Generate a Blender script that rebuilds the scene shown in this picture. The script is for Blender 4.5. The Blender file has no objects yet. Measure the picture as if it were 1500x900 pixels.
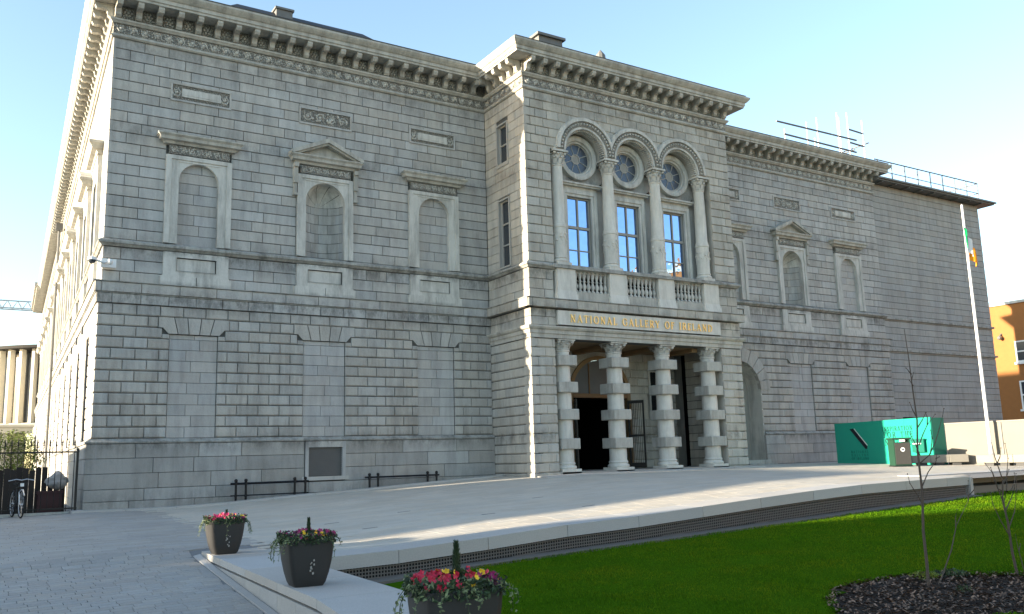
import bpy, bmesh, math, random
from mathutils import Vector, Matrix
R = math.radians
PI = math.pi
rng = random.Random(7)
scene = bpy.context.scene
COL = scene.collection

# ---------------------------------------------------------------- camera
CAM = Vector((-3.29615, -28.08629, 0.99))
yaw, pitch, roll = 0.559655, 0.170554, -0.0285958
fw = Vector((math.sin(yaw)*math.cos(pitch), math.cos(yaw)*math.cos(pitch), math.sin(pitch)))
rt = Vector((math.cos(yaw), -math.sin(yaw), 0))
up = rt.cross(fw)
r2 = rt*math.cos(roll) + up*math.sin(roll)
u2 = -rt*math.sin(roll) + up*math.cos(roll)
cd = bpy.data.cameras.new("camera")
cam = bpy.data.objects.new("camera", cd)
COL.objects.link(cam)
cam.matrix_world = Matrix(((r2.x, u2.x, -fw.x, CAM.x), (r2.y, u2.y, -fw.y, CAM.y), (r2.z, u2.z, -fw.z, CAM.z), (0, 0, 0, 1)))
cd.sensor_width = 36
cd.lens = 36*1294.78/1500
cd.clip_start = 0.05
cd.clip_end = 3000
scene.camera = cam

# ---------------------------------------------------------------- light
SUN_DIR = Vector((-1, 0.185, 0.19)).normalized()     # towards the sun
SUN_EL = math.asin(SUN_DIR.z)
w = bpy.data.worlds.new("World")
scene.world = w
w.use_nodes = True
nt = w.node_tree
bg = nt.nodes["Background"]
sky = nt.nodes.new("ShaderNodeTexSky")
sky.sky_type = 'NISHITA'
sky.sun_disc = False
sky.sun_elevation = SUN_EL
sky.sun_rotation = math.atan2(SUN_DIR.x, SUN_DIR.y)
sky.air_density = 1.0
sky.dust_density = 0.6
sky.ozone_density = 1.2
nt.links.new(sky.outputs[0], bg.inputs[0])
bg.inputs[1].default_value = 0.105
sd = bpy.data.lights.new("sun", 'SUN')
sd.energy = 4.2
sd.angle = R(0.6)
sd.color = (1.0, 0.86, 0.66)
so = bpy.data.objects.new("sun", sd)
COL.objects.link(so)
so.rotation_euler = SUN_DIR.to_track_quat('Z', 'Y').to_euler()
so.location = (-40, 10, 40)
vs = scene.view_settings
vs.view_transform = 'Standard'
vs.look = 'None'
vs.exposure = 2.30
vs.gamma = 1
vs.use_curve_mapping = False
scene.render.engine = 'CYCLES'
scene.cycles.max_bounces = 6
scene.cycles.diffuse_bounces = 4
scene.cycles.use_denoising = True

# ---------------------------------------------------------------- materials
MATS = {}
def nd(nt, t, **kw):
    n = nt.nodes.new(t)
    for k, v in kw.items():
        setattr(n, k, v)
    return n

def mat(name, col, rough=0.8, metal=0.0, spec=0.4, noise=0.0, nscale=3.0, col2=None, var=0.0, bump=0.0, bscale=30.0,
        streak=0.0, carve=0.0, grain=0.0, stretch=(1, 1, 1), emit=0, damp=None):
    m = bpy.data.materials.new(name)
    m.use_nodes = True
    nt = m.node_tree
    b = nt.nodes["Principled BSDF"]
    b.inputs["Roughness"].default_value = rough
    b.inputs["Metallic"].default_value = metal
    b.inputs["Specular IOR Level"].default_value = spec
    L = nt.links.new
    c = nd(nt, "ShaderNodeRGB")
    c.outputs[0].default_value = (*col, 1)
    cur = c.outputs[0]
    geo = nd(nt, "ShaderNodeNewGeometry")
    pos = geo.outputs["Position"]
    def mul(cur, fac_socket, lo, hi):
        mr = nd(nt, "ShaderNodeMapRange")
        mr.inputs[3].default_value = lo
        mr.inputs[4].default_value = hi
        L(fac_socket, mr.inputs[0])
        mx = nd(nt, "ShaderNodeVectorMath", operation='SCALE')
        L(cur, mx.inputs[0])
        L(mr.outputs[0], mx.inputs["Scale"])
        return mx.outputs[0]
    if noise or col2:
        mp = nd(nt, "ShaderNodeMapping")
        mp.inputs["Scale"].default_value = stretch
        L(pos, mp.inputs[0])
        n = nd(nt, "ShaderNodeTexNoise")
        n.inputs["Scale"].default_value = nscale
        n.inputs["Detail"].default_value = 6
        n.inputs["Roughness"].default_value = 0.62
        L(mp.outputs[0], n.inputs[0])
        if col2:
            cr = nd(nt, "ShaderNodeMapRange")
            cr.inputs[1].default_value = 0.4
            cr.inputs[2].default_value = 0.62
            L(n.outputs[0], cr.inputs[0])
            mx = nd(nt, "ShaderNodeMix", data_type='RGBA')
            mx.inputs[7].default_value = (*col2, 1)
            L(cr.outputs[0], mx.inputs[0])
            L(cur, mx.inputs[6])
            cur = mx.outputs[2]
        if noise:
            cur = mul(cur, n.outputs[0], 1-noise, 1+noise)
    if var:
        oi = nd(nt, "ShaderNodeObjectInfo")
        ad = nd(nt, "ShaderNodeMath", operation='ADD')
        L(oi.outputs["Random"], ad.inputs[0])
        L(geo.outputs["Random Per Island"], ad.inputs[1])
        fr = nd(nt, "ShaderNodeMath", operation='FRACT')
        L(ad.outputs[0], fr.inputs[0])
        cur = mul(cur, fr.outputs[0], 1-var, 1+var)
        fr2 = nd(nt, "ShaderNodeMath", operation='MULTIPLY')
        fr2.inputs[1].default_value = 7.31
        L(ad.outputs[0], fr2.inputs[0])
        fr3 = nd(nt, "ShaderNodeMath", operation='FRACT')
        L(fr2.outputs[0], fr3.inputs[0])
        tint = nd(nt, "ShaderNodeMix", data_type='RGBA', blend_type='MULTIPLY')
        tint.inputs[7].default_value = (1.04, 0.99, 0.93, 1)
        L(fr3.outputs[0], tint.inputs[0])
        L(cur, tint.inputs[6])
        cur = tint.outputs[2]
    if streak:
        mp = nd(nt, "ShaderNodeMapping")
        mp.inputs["Scale"].default_value = (2.2, 2.2, 0.35)
        L(pos, mp.inputs[0])
        n = nd(nt, "ShaderNodeTexNoise")
        n.inputs["Scale"].default_value = 1.5
        n.inputs["Detail"].default_value = 8
        n.inputs["Roughness"].default_value = 0.7
        L(mp.outputs[0], n.inputs[0])
        mr = nd(nt, "ShaderNodeMapRange")
        mr.inputs[1].default_value = 0.36
        mr.inputs[2].default_value = 0.56
        mr.inputs[3].default_value = 1-streak
        mr.inputs[4].default_value = 1.0
        L(n.outputs[0], mr.inputs[0])
        mx = nd(nt, "ShaderNodeVectorMath", operation='SCALE')
        L(cur, mx.inputs[0])
        L(mr.outputs[0], mx.inputs["Scale"])
        cur = mx.outputs[0]
    if damp:
        # dark weather crust: (z centre, half height, strength) lists, broken up by noise
        sep = nd(nt, "ShaderNodeSeparateXYZ")
        L(pos, sep.inputs[0])
        nz = nd(nt, "ShaderNodeTexNoise")
        nz.inputs["Scale"].default_value = 2.6
        nz.inputs["Detail"].default_value = 9
        nz.inputs["Roughness"].default_value = 0.75
        mp = nd(nt, "ShaderNodeMapping")
        mp.inputs["Scale"].default_value = (1, 1, 0.5)
        L(pos, mp.inputs[0])
        L(mp.outputs[0], nz.inputs[0])
        for zc, hh, st in damp:
            s1 = nd(nt, "ShaderNodeMath", operation='SUBTRACT'); s1.inputs[1].default_value = zc
            L(sep.outputs[2], s1.inputs[0])
            s2 = nd(nt, "ShaderNodeMath", operation='ABSOLUTE'); L(s1.outputs[0], s2.inputs[0])
            mr = nd(nt, "ShaderNodeMapRange")
            mr.inputs[1].default_value = 0; mr.inputs[2].default_value = hh
            mr.inputs[3].default_value = 1; mr.inputs[4].default_value = 0
            L(s2.outputs[0], mr.inputs[0])
            m2 = nd(nt, "ShaderNodeMapRange")
            m2.inputs[1].default_value = 0.42; m2.inputs[2].default_value = 0.6
            L(nz.outputs[0], m2.inputs[0])
            m3 = nd(nt, "ShaderNodeMath", operation='MULTIPLY')
            L(mr.outputs[0], m3.inputs[0]); L(m2.outputs[0], m3.inputs[1])
            m4 = nd(nt, "ShaderNodeMapRange")
            m4.inputs[3].default_value = 1; m4.inputs[4].default_value = 1-st
            L(m3.outputs[0], m4.inputs[0])
            mx = nd(nt, "ShaderNodeVectorMath", operation='SCALE')
            L(cur, mx.inputs[0]); L(m4.outputs[0], mx.inputs["Scale"])
            cur = mx.outputs[0]
    if grain:
        n = nd(nt, "ShaderNodeTexNoise")
        n.inputs["Scale"].default_value = 60
        n.inputs["Detail"].default_value = 3
        L(pos, n.inputs[0])
        cur = mul(cur, n.outputs[0], 1-grain, 1+grain)
    bn = None
    if bump:
        n = nd(nt, "ShaderNodeTexNoise")
        n.inputs["Scale"].default_value = bscale
        n.inputs["Detail"].default_value = 5
        L(pos, n.inputs[0])
        bn = nd(nt, "ShaderNodeBump")
        bn.inputs["Strength"].default_value = bump
        bn.inputs["Distance"].default_value = 0.03
        L(n.outputs[0], bn.inputs["Height"])
        L(bn.outputs[0], b.inputs["Normal"])
    if carve:
        v = nd(nt, "ShaderNodeTexVoronoi", feature='DISTANCE_TO_EDGE')
        v.inputs["Scale"].default_value = carve
        L(pos, v.inputs[0])
        mr = nd(nt, "ShaderNodeMapRange")
        mr.inputs[1].default_value = 0.0
        mr.inputs[2].default_value = 0.25
        L(v.outputs[0], mr.inputs[0])
        b2 = nd(nt, "ShaderNodeBump")
        b2.inputs["Strength"].default_value = 1.0
        b2.inputs["Distance"].default_value = 0.05
        L(mr.outputs[0], b2.inputs["Height"])
        L(b2.outputs[0], b.inputs["Normal"])
        cur = mul(cur, mr.outputs[0], 0.42, 1.15)     # shade painted into the cut lines so the relief reads
    L(cur, b.inputs["Base Color"])
    if emit:
        L(cur, b.inputs["Emission Color"])
        b.inputs["Emission Strength"].default_value = emit
    MATS[name] = m
    return m

DAMP = [(7.55, 0.6, 0.6), (6.05, 0.5, 0.6), (14.1, 0.9, 0.35), (1.75, 0.35, 0.55), (11.3, 0.6, 0.35), (0.1, 0.5, 0.3)]
mat("ashlar", (0.395, 0.398, 0.385), rough=0.85, noise=0.18, nscale=1.3, var=0.11, streak=0.24, grain=0.18, bump=0.25, bscale=18, damp=DAMP)
mat("rustic", (0.380, 0.375, 0.352), rough=0.88, noise=0.18, nscale=1.6, var=0.10, streak=0.28, grain=0.2, bump=0.5, bscale=12, damp=DAMP)
mat("plinth", (0.335, 0.335, 0.320), rough=0.88, noise=0.25, nscale=1.1, var=0.15, streak=0.2, grain=0.2, bump=0.35, bscale=14, damp=DAMP)
mat("infill", (0.385, 0.385, 0.375), rough=0.85, noise=0.15, nscale=1.5, var=0.10, streak=0.2, grain=0.15, bump=0.2, bscale=18)
mat("portico_stone", (0.420, 0.410, 0.370), rough=0.86, noise=0.18, nscale=1.5, var=0.11, streak=0.22, grain=0.18, bump=0.35, bscale=14, damp=DAMP)
mat("mortar", (0.085, 0.085, 0.08), rough=0.95)
mat("limestone", (0.530, 0.520, 0.475), rough=0.8, noise=0.2, nscale=2.2, streak=0.35, grain=0.12, bump=0.2, bscale=14, damp=[(7.56, .16, .6), (11.3, .35, .4), (6.55, .12, .4)])
mat("cornice_stone", (0.440, 0.425, 0.375), rough=0.82, noise=0.25, nscale=2.0, streak=0.35, grain=0.12, bump=0.25, bscale=14)
mat("string_stone", (0.330, 0.325, 0.295), rough=0.85, noise=0.35, nscale=2.4, streak=0.5, grain=0.15, bump=0.4, bscale=14)
mat("carved", (0.460, 0.445, 0.395), rough=0.82, noise=0.2, nscale=4, carve=20, streak=0.2)
mat("carved_fine", (0.420, 0.405, 0.355), rough=0.82, noise=0.2, nscale=4, carve=24)
mat("column_stone", (0.600, 0.580, 0.520), rough=0.75, noise=0.15, nscale=3, streak=0.22, grain=0.1, bump=0.15)
mat("block_stone", (0.418, 0.407, 0.362), rough=0.85, noise=0.22, nscale=4, streak=0.3, grain=0.2, bump=0.3)
mat("annex_stone", (0.325, 0.330, 0.320), rough=0.88, noise=0.15, nscale=.9, var=0.06, streak=0.2, grain=0.1, bump=0.2)
mat("slate", (0.035, 0.037, 0.042), rough=0.6, noise=0.3, nscale=4, bump=0.3)
mat("lead", (0.13, 0.13, 0.125), rough=0.6, noise=0.3)
mat("roof_black", (0.03, 0.028, 0.025), rough=0.7)
mat("frame_paint", (0.36, 0.35, 0.32), rough=0.5)
mat("dark_frame", (0.30, 0.29, 0.26), rough=0.5)
mat("black_metal", (0.012, 0.012, 0.013), rough=0.4, metal=0.3)
mat("dark_metal", (0.03, 0.03, 0.03), rough=0.45, metal=0.5)
mat("vent_grey", (0.13, 0.13, 0.13), rough=0.7, noise=0.15)
mat("gold", (0.80, 0.62, 0.25), rough=0.35, metal=0.55, noise=0.15, nscale=6)
mat("porch_plaster", (0.250, 0.165, 0.085), rough=0.8, noise=0.2)  # tan colour carries the warm sunlight bounced into the porch
mat("porch_wood", (0.20, 0.11, 0.05), rough=0.6)
mat("interior", (0.006, 0.006, 0.006), rough=1.0, spec=0.0)  # near-black colour puts deep shade into unlit rooms and openings
mat("interior_grey", (0.10, 0.10, 0.10), rough=0.9)
mat("setts", (0.310, 0.297, 0.277), rough=0.8, noise=0.18, nscale=0.8, var=0.08, grain=0.25, bump=0.35, bscale=20)
mat("terrace_setts", (0.430, 0.405, 0.355), rough=0.78, noise=0.2, nscale=0.7, var=0.06, grain=0.22, bump=0.12, bscale=20)
mat("sett_joint", (0.17, 0.17, 0.17), rough=0.95, noise=0.2)
mat("granite", (0.390, 0.385, 0.372), rough=0.65, noise=0.08, nscale=2, grain=0.3, var=0.05)
mat("granite_face", (0.36, 0.36, 0.35), rough=0.75, noise=0.15, nscale=2, grain=0.3, var=0.06)
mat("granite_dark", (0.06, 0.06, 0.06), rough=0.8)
mat("grille", (0.13, 0.12, 0.11), rough=0.6)
mat("grille_back", (0.012, 0.012, 0.012), rough=0.9)
mat("gravel", (0.150, 0.135, 0.115), rough=0.95, grain=0.5, bump=0.6, bscale=60)
mat("soil", (0.03, 0.022, 0.017), rough=1.0, noise=0.3)
mat("lawn", (0.038, 0.090, 0.004), rough=1.0, spec=0.0, noise=0.3, nscale=1.2, grain=0.4)
mat("grass_blade", (0.052, 0.138, 0.003), rough=0.9, spec=0.05, noise=0.5, nscale=0.8, var=0.4, col2=(0.085, 0.13, 0.004))
mat("bark_chip", (0.170, 0.110, 0.075), rough=0.9, var=0.7)
mat("bark", (0.085, 0.065, 0.050), rough=0.9, noise=0.3, nscale=20, bump=0.4, bscale=60)
mat("planter", (0.030, 0.028, 0.026), rough=0.55, noise=0.2, nscale=4, grain=0.15)
mat("planter_mark", (0.30, 0.28, 0.25), rough=0.7)
mat("leaf_dark", (0.03, 0.055, 0.022), rough=0.6, var=0.5)
mat("leaf_light", (0.17, 0.21, 0.10), rough=0.6, var=0.3)
mat("leaf_shrub", (0.12, 0.16, 0.02), rough=0.6, var=0.4)
mat("conifer", (0.035, 0.065, 0.03), rough=0.7, var=0.4)
mat("petal_pink", (0.62, 0.03, 0.14), rough=0.5, var=0.25)
mat("petal_red", (0.50, 0.015, 0.05), rough=0.5, var=0.3)
mat("petal_magenta", (0.30, 0.02, 0.12), rough=0.5, var=0.4)
mat("petal_yellow", (0.80, 0.50, 0.02), rough=0.5, var=0.2)
mat("petal_plum", (0.06, 0.012, 0.04), rough=0.5, var=0.3)
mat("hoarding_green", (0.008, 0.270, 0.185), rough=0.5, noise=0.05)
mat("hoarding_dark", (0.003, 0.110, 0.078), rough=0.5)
mat("print_dark", (0.002, 0.012, 0.012), rough=0.5)
mat("print_navy", (0.004, 0.004, 0.012), rough=0.5)
mat("white_paint", (0.72, 0.72, 0.70), rough=0.45)
mat("cream_panel", (0.160, 0.150, 0.125), rough=0.7, noise=0.12, nscale=1)
mat("bench_stone", (0.190, 0.180, 0.155), rough=0.7, noise=0.1, grain=0.15)
mat("bin_steel", (0.070, 0.066, 0.060), rough=0.45, metal=0.4)
mat("bin_green", (0.012, 0.05, 0.03), rough=0.5)
mat("flag_green", (0.0, 0.30, 0.10), rough=0.8)
mat("flag_white", (0.75, 0.75, 0.75), rough=0.8)
mat("flag_orange", (0.85, 0.30, 0.01), rough=0.8)
mat("steel", (0.55, 0.55, 0.56), rough=0.35, metal=0.7)
mat("brick", (0.270, 0.115, 0.035), rough=0.9, noise=0.15, nscale=3, var=0.1, grain=0.2)
mat("cream_render", (0.55, 0.52, 0.44), rough=0.85, noise=0.08)
mat("rubber", (0.015, 0.015, 0.015), rough=0.8)
mat("maroon", (0.035, 0.008, 0.010), rough=0.6)
mat("wrap", (0.30, 0.29, 0.28), rough=0.7, noise=0.2)
mat("boards", (0.022, 0.018, 0.016), rough=0.8, noise=0.3, var=0.2)
mat("crane_paint", (0.50, 0.50, 0.48), rough=0.6)
mat("shade_render", (0.35, 0.33, 0.30), rough=0.9)

def glass_mat(name, col, rough, spec):
    m = bpy.data.materials.new(name)
    m.use_nodes = True
    b = m.node_tree.nodes["Principled BSDF"]
    b.inputs["Base Color"].default_value = (*col, 1)
    b.inputs["Roughness"].default_value = rough
    b.inputs["Metallic"].default_value = spec
    if name == "window_glass":
        g_ = m.node_tree.nodes.new("ShaderNodeNewGeometry"); n_ = m.node_tree.nodes.new("ShaderNodeTexNoise"); bp_ = m.node_tree.nodes.new("ShaderNodeBump")
        n_.inputs["Scale"].default_value = 1.7; n_.inputs["Detail"].default_value = 2
        bp_.inputs["Strength"].default_value = 0.10; bp_.inputs["Distance"].default_value = 0.08
        m.node_tree.links.new(g_.outputs["Position"], n_.inputs[0]); m.node_tree.links.new(n_.outputs[0], bp_.inputs["Height"]); m.node_tree.links.new(bp_.outputs[0], b.inputs["Normal"])
    MATS[name] = m
glass_mat("window_glass", (0.25, 0.37, 0.60), 0.02, 1.0)      # mirror panes, tinted blue to colour the reflected sky
glass_mat("dark_glass", (0.035, 0.042, 0.05), 0.12, 0.0)
glass_mat("lead_glass", (0.07, 0.085, 0.11), 0.25, 0.3)

# ---------------------------------------------------------------- helpers
def props(o, label=None, cat=None, group=None, kind=None):
    if label: o["label"] = label
    if cat: o["category"] = cat
    if group: o["group"] = group
    if kind: o["kind"] = kind
    return o

def empty(name, loc=(0, 0, 0), label=None, cat=None, group=None, kind=None, rz=0):
    o = bpy.data.objects.new(name, None)
    COL.objects.link(o)
    o.location = loc
    o.rotation_euler = (0, 0, rz)
    o.empty_display_size = 0.2
    return props(o, label, cat, group, kind)

def link(name, me, parent=None, loc=(0, 0, 0), rz=0.0, rot=None, scale=None):
    o = bpy.data.objects.new(name, me)
    COL.objects.link(o)
    o.location = loc
    o.rotation_euler = rot if rot else (0, 0, rz)
    if scale: o.scale = scale
    if parent: o.parent = parent
    return o

def tangents(p, d):
    d = Vector(d).normalized()
    a = Vector((0, 0, 1)) if abs(d.z) < 0.9 else Vector((1, 0, 0))
    u = d.cross(a).normalized()
    return u, d.cross(u).normalized()

class MB:
    def __init__(s):
        s.v = []; s.f = []
    def box(s, x0, x1, y0, y1, z0, z1):
        n = len(s.v)
        s.v += [(x0, y0, z0), (x1, y0, z0), (x1, y1, z0), (x0, y1, z0), (x0, y0, z1), (x1, y0, z1), (x1, y1, z1), (x0, y1, z1)]
        s.f += [(n, n+3, n+2, n+1), (n+4, n+5, n+6, n+7), (n, n+1, n+5, n+4), (n+1, n+2, n+6, n+5), (n+2, n+3, n+7, n+6), (n+3, n, n+4, n+7)]
        return s
    def quad(s, a, b, c, d):
        n = len(s.v)
        s.v += [tuple(a), tuple(b), tuple(c), tuple(d)]
        s.f.append((n, n+1, n+2, n+3))
        return s
    def tri(s, a, b, c):
        n = len(s.v)
        s.v += [tuple(a), tuple(b), tuple(c)]
        s.f.append((n, n+1, n+2))
        return s
    def prism_y(s, poly, y0, y1):
        """poly in (x, z), counter-clockwise seen from -y; extruded from y0 (front) to y1"""
        n = len(s.v); k = len(poly)
        s.v += [(x, y0, z) for x, z in poly] + [(x, y1, z) for x, z in poly]
        s.f.append(tuple(range(n, n+k)))
        s.f.append(tuple(range(n+2*k-1, n+k-1, -1)))
        for i in range(k):
            j = (i+1) % k
            s.f.append((n+i, n+k+i, n+k+j, n+j))
        return s
    def prism_x(s, poly, x0, x1):
        n = len(s.v); k = len(poly)
        s.v += [(x0, y, z) for y, z in poly] + [(x1, y, z) for y, z in poly]
        s.f.append(tuple(range(n+k-1, n-1, -1)))
        s.f.append(tuple(range(n+k, n+2*k)))
        for i in range(k):
            j = (i+1) % k
            s.f.append((n+i, n+j, n+k+j, n+k+i))
        return s
    def prism_z(s, poly, z0, z1):
        n = len(s.v); k = len(poly)
        z0f = z0 if callable(z0) else (lambda x, y: z0)
        z1f = z1 if callable(z1) else (lambda x, y: z1)
        s.v += [(x, y, z0f(x, y)) for x, y in poly] + [(x, y, z1f(x, y)) for x, y in poly]
        s.f.append(tuple(range(n+k-1, n-1, -1)))
        s.f.append(tuple(range(n+k, n+2*k)))
        for i in range(k):
            j = (i+1) % k
            s.f.append((n+i, n+j, n+k+j, n+k+i))
        return s
    def tube(s, p0, p1, r0, r1=None, n=8, caps=True):
        r1 = r0 if r1 is None else r1
        p0 = Vector(p0); p1 = Vector(p1)
        u, v = tangents(p0, p1-p0)
        b = len(s.v)
        for p, r in ((p0, r0), (p1, r1)):
            for i in range(n):
                a = 2*PI*i/n
                s.v.append(tuple(p + u*math.cos(a)*r + v*math.sin(a)*r))
        for i in range(n):
            j = (i+1) % n
            s.f.append((b+i, b+n+i, b+n+j, b+j))
        if caps:
            s.f.append(tuple(range(b, b+n)))
            s.f.append(tuple(range(b+2*n-1, b+n-1, -1)))
        return s
    def path(s, pts, rad, n=6, closed=False):
        pts = [Vector(p) for p in pts]
        b = len(s.v); k = len(pts)
        for i, p in enumerate(pts):
            d = (pts[(i+1) % k]-pts[i-1]) if (closed or 0 < i < k-1) else (pts[1]-pts[0] if i == 0 else pts[-1]-pts[-2])
            u, v = tangents(p, d)
            r = rad[i] if isinstance(rad, (list, tuple)) else rad
            for q in range(n):
                a = 2*PI*q/n
                s.v.append(tuple(p+u*math.cos(a)*r+v*math.sin(a)*r))
        for i in range(k if closed else k-1):
            i2 = (i+1) % k
            for q in range(n):
                j = (q+1) % n
                s.f.append((b+i*n+q, b+i2*n+q, b+i2*n+j, b+i*n+j))
        return s
    def lathe(s, prof, cx=0, cy=0, n=24, axis='z', a0=0, a1=2*PI):
        """prof = [(r, h)]; axis z (h = z) or y (h = y, circle in xz, centre cx, cz=cy)"""
        b = len(s.v); k = len(prof)
        full = abs(a1-a0-2*PI) < 1e-6
        m = n if full else n+1
        for i in range(m):
            a = a0+(a1-a0)*i/n
            c, q = math.cos(a), math.sin(a)
            for r, h in prof:
                s.v.append((cx+r*c, cy+r*q, h) if axis == 'z' else (cx+r*c, h, cy+r*q))
        for i in range(n):
            i2 = (i+1) % m
            for j in range(k-1):
                q = (b+i*k+j, b+i2*k+j, b+i2*k+j+1, b+i*k+j+1)
                s.f.append(q if axis == 'z' else q[::-1])
        return s
    def ball(s, c, r, n=8, sz=1.0):
        prof = [(max(1e-4, r*math.cos(a)), c[2]+r*sz*math.sin(a)) for a in [(-PI/2)+PI*i/(n//2+1) for i in range(n//2+2)]]
        return s.lathe(prof, c[0], c[1], n)
    def stone(s, x0, x1, y, z0, z1, d=0.12, b=0.012, bx=None):
        """block whose face is at y (towards -y), bevelled round the face"""
        n = len(s.v)
        bx = b if bx is None else bx
        s.v += [(x0, y+d, z0), (x1, y+d, z0), (x1, y+d, z1), (x0, y+d, z1),
                (x0, y+b, z0), (x1, y+b, z0), (x1, y+b, z1), (x0, y+b, z1),
                (x0+bx, y, z0+b), (x1-bx, y, z0+b), (x1-bx, y, z1-b), (x0+bx, y, z1-b)]
        for i in range(4):
            j = (i+1) % 4
            s.f.append((n+i, n+j, n+4+j, n+4+i))
            s.f.append((n+4+i, n+4+j, n+8+j, n+8+i))
        s.f.append((n+8, n+9, n+10, n+11))
        return s
    def mesh(s, name, m=None, smooth=False, autos=False):
        me = bpy.data.meshes.new(name)
        me.from_pydata(s.v, [], s.f)
        me.update()
        if m: me.materials.append(MATS[m])
        if smooth:
            me.polygons.foreach_set("use_smooth", [True]*len(me.polygons))
            if autos:
                try: me.set_sharp_from_angle(angle=R(40))
                except Exception: pass
        return me
    def build(s, name, m, parent=None, loc=(0, 0, 0), rz=0.0, smooth=False, label=None, cat=None, group=None, kind=None, autos=True, recalc=False):
        me = s.mesh(name, m, smooth, autos)
        if recalc:
            bm = bmesh.new(); bm.from_mesh(me)
            bmesh.ops.recalc_face_normals(bm, faces=bm.faces)
            bm.to_mesh(me); bm.free()
        return props(link(name, me, parent, loc, rz), label, cat, group, kind)

_st = {}
def stone_mesh(w, h, d, b, m, bx=None):
    k = (round(w, 3), round(h, 3), d, b, m, bx)
    if k not in _st:
        _st[k] = MB().stone(0, k[0], 0, 0, k[1], d, b, bx).mesh("stone", m)
    return _st[k]

class Wall:
    """a wall face seen from its own -y side; local x along it, y into it"""
    def __init__(s, ox, oy, theta):
        s.o = Vector((ox, oy, 0)); s.t = theta
        s.R = Matrix.Rotation(theta, 3, 'Z')
    def P(s, x, y, z):
        return s.o + s.R @ Vector((x, y, z))
    def put(s, mb, name, m, parent, **kw):
        return mb.build(name, m, parent, loc=tuple(s.o), rz=s.t, **kw)
    def stones(s, name, lst, m, parent, y, d=0.12, b=0.012, gap=0.012, joined=False, proud=0.004, label=None, bx=None, gz=None):
        gz = gap if gz is None else gz
        if joined:
            mb = MB()
            for x0, x1, z0, z1 in lst:
                dy = y+rng.uniform(-proud, proud)
                mb.stone(x0+gap/2, x1-gap/2, dy, z0+gz/2, z1-gz/2, d, b, bx)
            return s.put(mb, name, m, parent, kind="stuff", label=label)
        for x0, x1, z0, z1 in lst:
            me = stone_mesh(x1-x0-gap, z1-z0-gz, d, b, m, bx)
            p = s.P(x0+gap/2, y+rng.uniform(-proud, proud), z0+gz/2)
            link(name, me, parent, p, s.t)

def minus(x0, x1, blocked):
    free = [(x0, x1)]
    for a, b in blocked:
        nf = []
        for p, q in free:
            if b <= p or a >= q: nf.append((p, q)); continue
            if a > p: nf.append((p, a))
            if b < q: nf.append((b, q))
        free = nf
    return [(p, q) for p, q in free if q-p > 0.03]

def lay_rust(x0, x1, zs, blocked_fn, L=0.67, off=0.0, start=True):
    out = []
    for r in range(len(zs)-1):
        z0, z1 = zs[r], zs[r+1]
        for p, q in minus(x0, x1, blocked_fn(z0, z1)):
            ph = (r % 2)*L/2+off
            k0 = math.ceil((p-ph)/L-1e-6)
            cuts = [p]
            k = k0
            while k*L+ph < q-0.12:
                if k*L+ph > p+0.14: cuts.append(k*L+ph)
                k += 1
            cuts.append(q)
            out += [(a, b, z0, z1) for a, b in zip(cuts, cuts[1:])]
    return out

def lay_ashlar(x0, x1, zs, blocked_fn, lo=0.55, hi=1.2, quoin=None):
    out = []
    prev = []
    for r in range(len(zs)-1):
        z0, z1 = zs[r], zs[r+1]
        cur = []
        for p, q in minus(x0, x1, blocked_fn(z0, z1)):
            cuts = [p]
            if quoin and abs(p-x0) < 0.01 and q-p > 1.4: cuts.append(p+quoin[r % 2])
            while q-cuts[-1] > hi*1.15:
                for _ in range(8):
                    c = cuts[-1]+rng.uniform(lo, hi)
                    if all(abs(c-o) > 0.13 for o in prev): break
                if q-c < lo*0.6: break
                cuts.append(c)
            rest = q-cuts[-1]
            if rest > hi*1.1: cuts.append(cuts[-1]+rest*rng.uniform(.4, .6))
            cuts.append(q)
            cur += cuts
            out += [(a, b, z0, z1) for a, b in zip(cuts, cuts[1:]) if b-a > 0.02]
        prev = cur
    return out

def frange(a, b, n):
    return [a+(b-a)*i/n for i in range(n+1)]

def sweep(path, prof, mb=None, closed_prof=True):
    """path of (x, y), outward on its right hand; prof of (out, z)"""
    mb = mb or MB()
    k = len(path); n = len(mb.v)
    dirs = [(Vector(path[i+1])-Vector(path[i])).normalized() for i in range(k-1)]
    nor = [Vector((d.y, -d.x)) for d in dirs]
    for i in range(k):
        if i == 0: off = nor[0]
        elif i == k-1: off = nor[-1]
        else:
            a, b = nor[i-1], nor[i]
            off = (a+b)/(1+a.dot(b))
        for o, z in prof:
            p = Vector(path[i])+off*o
            mb.v.append((p.x, p.y, z))
    m = len(prof)
    for i in range(k-1):
        for j in range(m if closed_prof else m-1):
            j2 = (j+1) % m
            mb.f.append((n+i*m+j, n+(i+1)*m+j, n+(i+1)*m+j2, n+i*m+j2))
    mb.f.append(tuple(n+j for j in range(m)))
    mb.f.append(tuple(n+(k-1)*m+j for j in range(m-1, -1, -1)))
    return mb

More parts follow.
